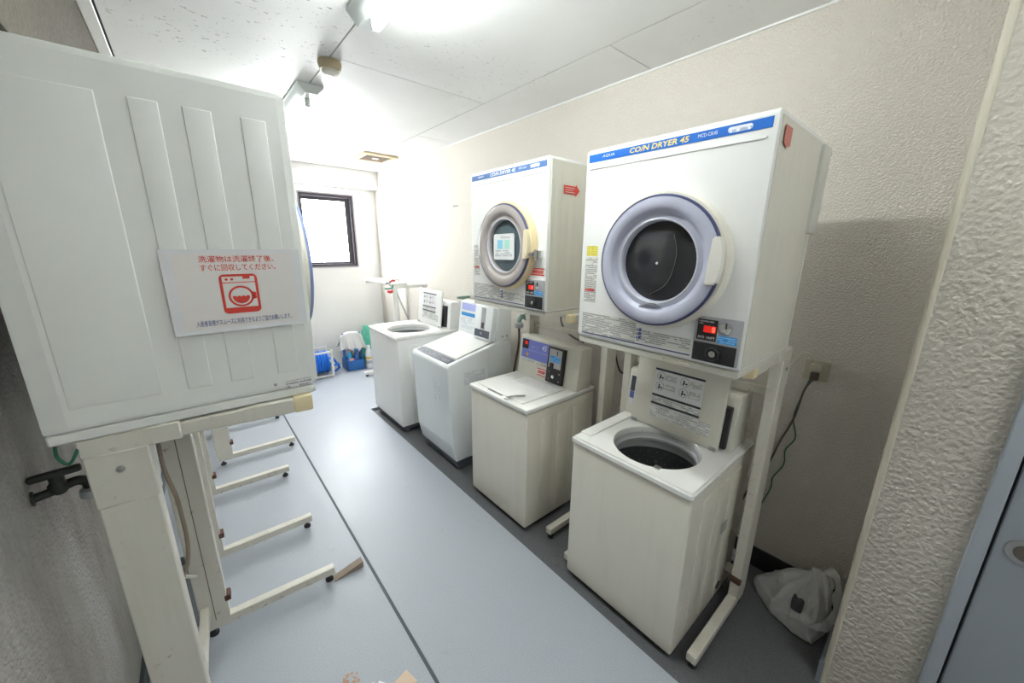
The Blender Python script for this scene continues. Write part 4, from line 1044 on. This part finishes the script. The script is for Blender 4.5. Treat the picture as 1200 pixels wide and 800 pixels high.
for _ in range(2): bmesh.ops.subdivide_edges(bm, edges=bm.edges[:], cuts=3, use_grid_fill=True, smooth=0.35)
bm.normal_update()
for v in bm.verts:
    p = v.co
    q = Vector((p.x*0.7+p.y*0.7, p.y*0.7-p.x*0.7, p.z))
    n1 = noise.noise(Vector((q.x*9+3, q.y*17, q.z*13)))
    n2 = noise.noise(Vector((q.x*60, q.y*50+9, q.z*38)))
    th = math.atan2(p.y - (0.135-BY), p.x - (1.79-BX))
    rd = math.hypot(p.y - (0.135-BY), p.x - (1.79-BX))
    pl = abs(math.sin(th*5.5 + 1.5*noise.noise(p*9)))
    d = (1-abs(n1))**4*0.007 - 0.004 + n2*0.001 + (1-pl)**2*0.012*min(1, rd/0.05)
    v.co = p + v.normal*d*(0.3 + 0.7*min(1, max(0, p.z)/0.05))
    v.co.z = max(0.001, v.co.z)
obj('bag_body', bm, 'bag_white', t, angle=180)
def ribbon(pts, wd, th=0.0012):
    b = BM(); P = smooth_pts(pts, 6); L = []
    for i, p in enumerate(P):
        d = (P[min(i+1, len(P)-1)]-P[max(i-1, 0)]).normalized()
        s_ = d.cross(Vector((-0.75, -0.5, 0.43))).normalized()
        wv = wd*(1+0.35*math.sin(i*0.7))
        n_ = d.cross(s_)
        L.append([b.verts.new(p+s_*wv*k + n_*(0.004*math.sin(i*1.1+k*3))) for k in (-0.5, -0.2, 0.15, 0.5)])
    for a, c in zip(L, L[1:]):
        for k in range(3): b.faces.new((a[k], a[k+1], c[k+1], c[k]))
    return b
obj('bag_handle', ribbon([(1.77-BX, 0.145-BY, 0.262), (1.735-BX, 0.13-BY, 0.215), (1.695-BX, 0.127-BY, 0.16), (1.663-BX, 0.135-BY, 0.105), (1.657-BX, 0.108-BY, 0.085), (1.68-BX, 0.075-BY, 0.095)], 0.026), 'bag_white', t, angle=180)
obj('bag_handle', ribbon([(1.79-BX, 0.115-BY, 0.27), (1.785-BX, 0.08-BY, 0.245), (1.765-BX, 0.062-BY, 0.17), (1.72-BX, 0.064-BY, 0.105), (1.675-BX, 0.08-BY, 0.08)], 0.028), 'bag_white', t, angle=180)
obj('bag_hole_dark', rbox(BM(), 1.668-BX, 1.72-BX, 0.148-BY, 0.188-BY, 0.09, 0.15, 0.014, 3), 'dark_grey', t)  # solid dark block, its colour stands in for the shaded hole between the handles

# hose reel
t = thing('hose_reel', 'blue hose wound on a white reel frame by the back wall', 'hose reel', (0.955, 4.66, 0.0))
for y in (-0.125, 0.125):
    for a in ((-0.15, 0.15, 0.012, 0.034), (-0.15, 0.15, 0.29, 0.312)): obj('frame_bar', bx(a[0], a[1], y-0.011, y+0.011, a[2], a[3], r=0.003), 'stand_white', t)
for x in (-0.15, 0.15):
    for y in (-0.125, 0.125): obj('post', bx(x-0.012, x+0.012, y-0.012, y+0.012, 0.0, 0.325, r=0.003), 'stand_white', t)
    obj('side_bar', bx(x-0.01, x+0.01, -0.125, 0.125, 0.15, 0.172, r=0.003), 'stand_white', t)
bm = BM()
for k in range(8):
    x = -0.112 + k*0.032
    R_ = 0.112 + 0.006*(k % 2)
    prof = [(R_ + 0.0165*math.cos(q*math.pi/4), x + 0.0165*math.sin(q*math.pi/4)) for q in range(9)]
    lathe(bm, prof, 36, at(0, 0, 0.165) @ RY90)
lathe(bm, [(0.1, -0.13), (0.1, 0.13)], 24, at(0, 0, 0.165) @ RY90, True, True)
obj('wound_hose', bm, 'reel_blue', t)
obj('hose_tail', T([(0.11, -0.06, 0.22), (0.175, -0.07, 0.2), (0.22, -0.04, 0.12), (0.25, 0.0, 0.06), (0.2, 0.02, 0.014), (0.16, -0.07, 0.014)], 0.0125), 'reel_blue', t)
obj('crank', T([(0.15, -0.04, 0.13), (0.19, -0.07, 0.12), (0.235, -0.08, 0.135)], 0.013), 'reel_blue', t)

# cleaning caddy
t = thing('cleaning_caddy', 'dark blue plastic caddy with tall handle standing by the back wall', 'caddy', (1.395, 4.72, 0.0))
bm = BM()
rbox(bm, -0.105, 0.105, -0.12, -0.098, 0.0, 0.13, 0.01, 2); rbox(bm, -0.105, 0.105, 0.098, 0.12, 0.0, 0.13, 0.01, 2)
rbox(bm, -0.105, -0.083, -0.12, 0.12, 0.0, 0.13, 0.01, 2); rbox(bm, 0.083, 0.105, -0.12, 0.12, 0.0, 0.13, 0.01, 2); rbox(bm, -0.1, 0.1, -0.11, 0.11, 0.0, 0.02, 0.004, 1)
obj('tub', bm, 'bucket_blue', t)
for s in (-1, 1): obj('handle_arm', rbox(BM(), s*0.096-0.013, s*0.096+0.013, -0.03, 0.03, 0.1, 0.44, 0.008, 2, Matrix.Shear('XY', 4, (0, 0))), 'bucket_blue', t)
obj('handle_bar', bx(-0.108, 0.108, -0.028, 0.028, 0.425, 0.455, r=0.01), 'bucket_blue', t)
def bottle(name, label, loc, r, h, mat, capmat, spray=False, tilt=0):
    b = thing(name, label, 'bottle', loc, 0, 'cleaning bottles in the blue caddy'); b.rotation_euler = (0, tilt, 0)
    bm = BM(); lathe(bm, [(r*0.95, 0.0), (r, 0.012), (r, h*0.55), (r*0.75, h*0.72), (r*0.4, h*0.8), (r*0.4, h*0.86)], 20, None, True, True); obj('body', bm, mat, b)
    if spray:
        obj('trigger_head', rbox(BM(), -0.016, 0.016, -0.045, 0.022, h*0.85, h, 0.006, 2), capmat, b)
        obj('trigger', T([(0, -0.02, h*0.88), (0, -0.034, h*0.8), (0, -0.03, h*0.74)], 0.005), capmat, b)
    else:
        bm = BM(); lathe(bm, [(r*0.5, h*0.84), (r*0.5, h)], 16, None, True, True); obj('cap', bm, capmat, b)
    return b
bottle('spray_bottle', 'blue spray bottle in the middle of the blue caddy', (1.42, 4.656, 0.021), 0.032, 0.24, 'bottle_blue', 'bottle_blue', True)
bottle('bottle', 'light blue bottle with pink cap at the left in the blue caddy', (1.347, 4.68, 0.021), 0.028, 0.25, 'bottle_cyan', 'bottle_pink')
bottle('bottle', 'dark green bottle at the back of the blue caddy', (1.375, 4.76, 0.021), 0.032, 0.24, 'bottle_green', 'bottle_green')
bottle('bottle', 'grey bottle at the right rear of the blue caddy', (1.444, 4.765, 0.021), 0.026, 0.23, 'bottle_grey', 'bottle_grey')
o = tag(obj('sponge', bx(-0.03, 0.03, -0.014, 0.014, 0.0, 0.05, r=0.006), 'bottle_pink'), 'pink sponge tucked at the front of the blue caddy', 'sponge'); o.location = (1.352, 4.637, 0.10)
# towel over the caddy handle
bm = BM(); nx, ny = 26, 30
G = []
for i in range(nx):
    row = []
    for j in range(ny):
        u = i/(nx-1)*2-1; s = j/(ny-1)*2-1
        x = u*(0.125 + 0.03*abs(s)) + 0.006*math.sin(s*5)
        d = abs(s)
        if d < 0.18: y = s*0.2; z = 0.472 - 0.09*(s/0.18)**2*0.12
        else:
            q = (d-0.18)/0.82
            drop = (0.21 if s < 0 else 0.17)*q*(1.0 + 0.18*math.sin(u*3.0+1.0))
            y = math.copysign(0.036 + 0.02*q + 0.016*math.sin(u*9+s*2)*q, s); z = 0.47 - drop
        z -= 0.05*abs(u)**3 + 0.012*math.sin(u*7)*d
        row.append(bm.verts.new((x, y, z)))
    G.append(row)
for i in range(nx-1):
    for j in range(ny-1): bm.faces.new((G[i][j], G[i+1][j], G[i+1][j+1], G[i][j+1]))
o = tag(obj('cleaning_cloth', bm, 'towel_grey', angle=180), 'pale grey cloth draped over the blue caddy handle', 'cloth')
o.location = (1.39, 4.72, 0.0)
md = o.modifiers.new('thickness', 'SOLIDIFY'); md.thickness = 0.006
# green bag behind the caddy and a clear pack beside it
bm = BM(); bmesh.ops.create_icosphere(bm, subdivisions=4, radius=1.0)
for v in bm.verts:
    p = v.co.copy(); n_ = noise.fractal(p*1.7+Vector((5, 1, 2)), 1.0, 2.0, 4)*0.03
    h = p.z*0.5+0.5
    v.co = Vector((p.x*0.12*(1.1-0.35*h), p.y*0.085*(1.1-0.3*h), h*0.5)) + p*n_
    v.co.z = max(0.001, v.co.z)
o = tag(obj('green_bag', bm, 'bag_green', angle=180), 'green plastic bag behind the blue caddy', 'bag'); o.location = (1.63, 4.83, 0.0)
t = thing('detergent_pack', 'clear bottle with orange label between the blue caddy and the washing machine', 'bottle', (1.56, 4.62, 0.0))
bm = BM(); lathe(bm, [(0.04, 0.0), (0.042, 0.01), (0.042, 0.19), (0.03, 0.23), (0.018, 0.25), (0.018, 0.27)], 22, None, True, True); obj('body', bm, 'bottle_clear', t)
bm = BM(); lathe(bm, [(0.043, 0.12), (0.043, 0.145)], 22); obj('orange_label', bm, 'label_orange', t)
bm = BM(); lathe(bm, [(0.043, 0.06), (0.043, 0.1)], 22); obj('dark_label', bm, 'bottle_grey', t)
bm = BM(); lathe(bm, [(0.02, 0.262), (0.02, 0.29)], 16, None, True, True); obj('cap', bm, 'label_white', t)
# wall hook
t = thing('wall_hook', 'small metal hook screwed into the pale right wall', 'hook', (XR, 3.05, 1.85))
obj('hook', T([(0, 0.02, 0.008), (-0.02, 0.02, 0.0), (-0.026, 0.0, 0.01), (-0.02, -0.02, 0.0), (0, -0.02, 0.008)], 0.004), 'steel', t)
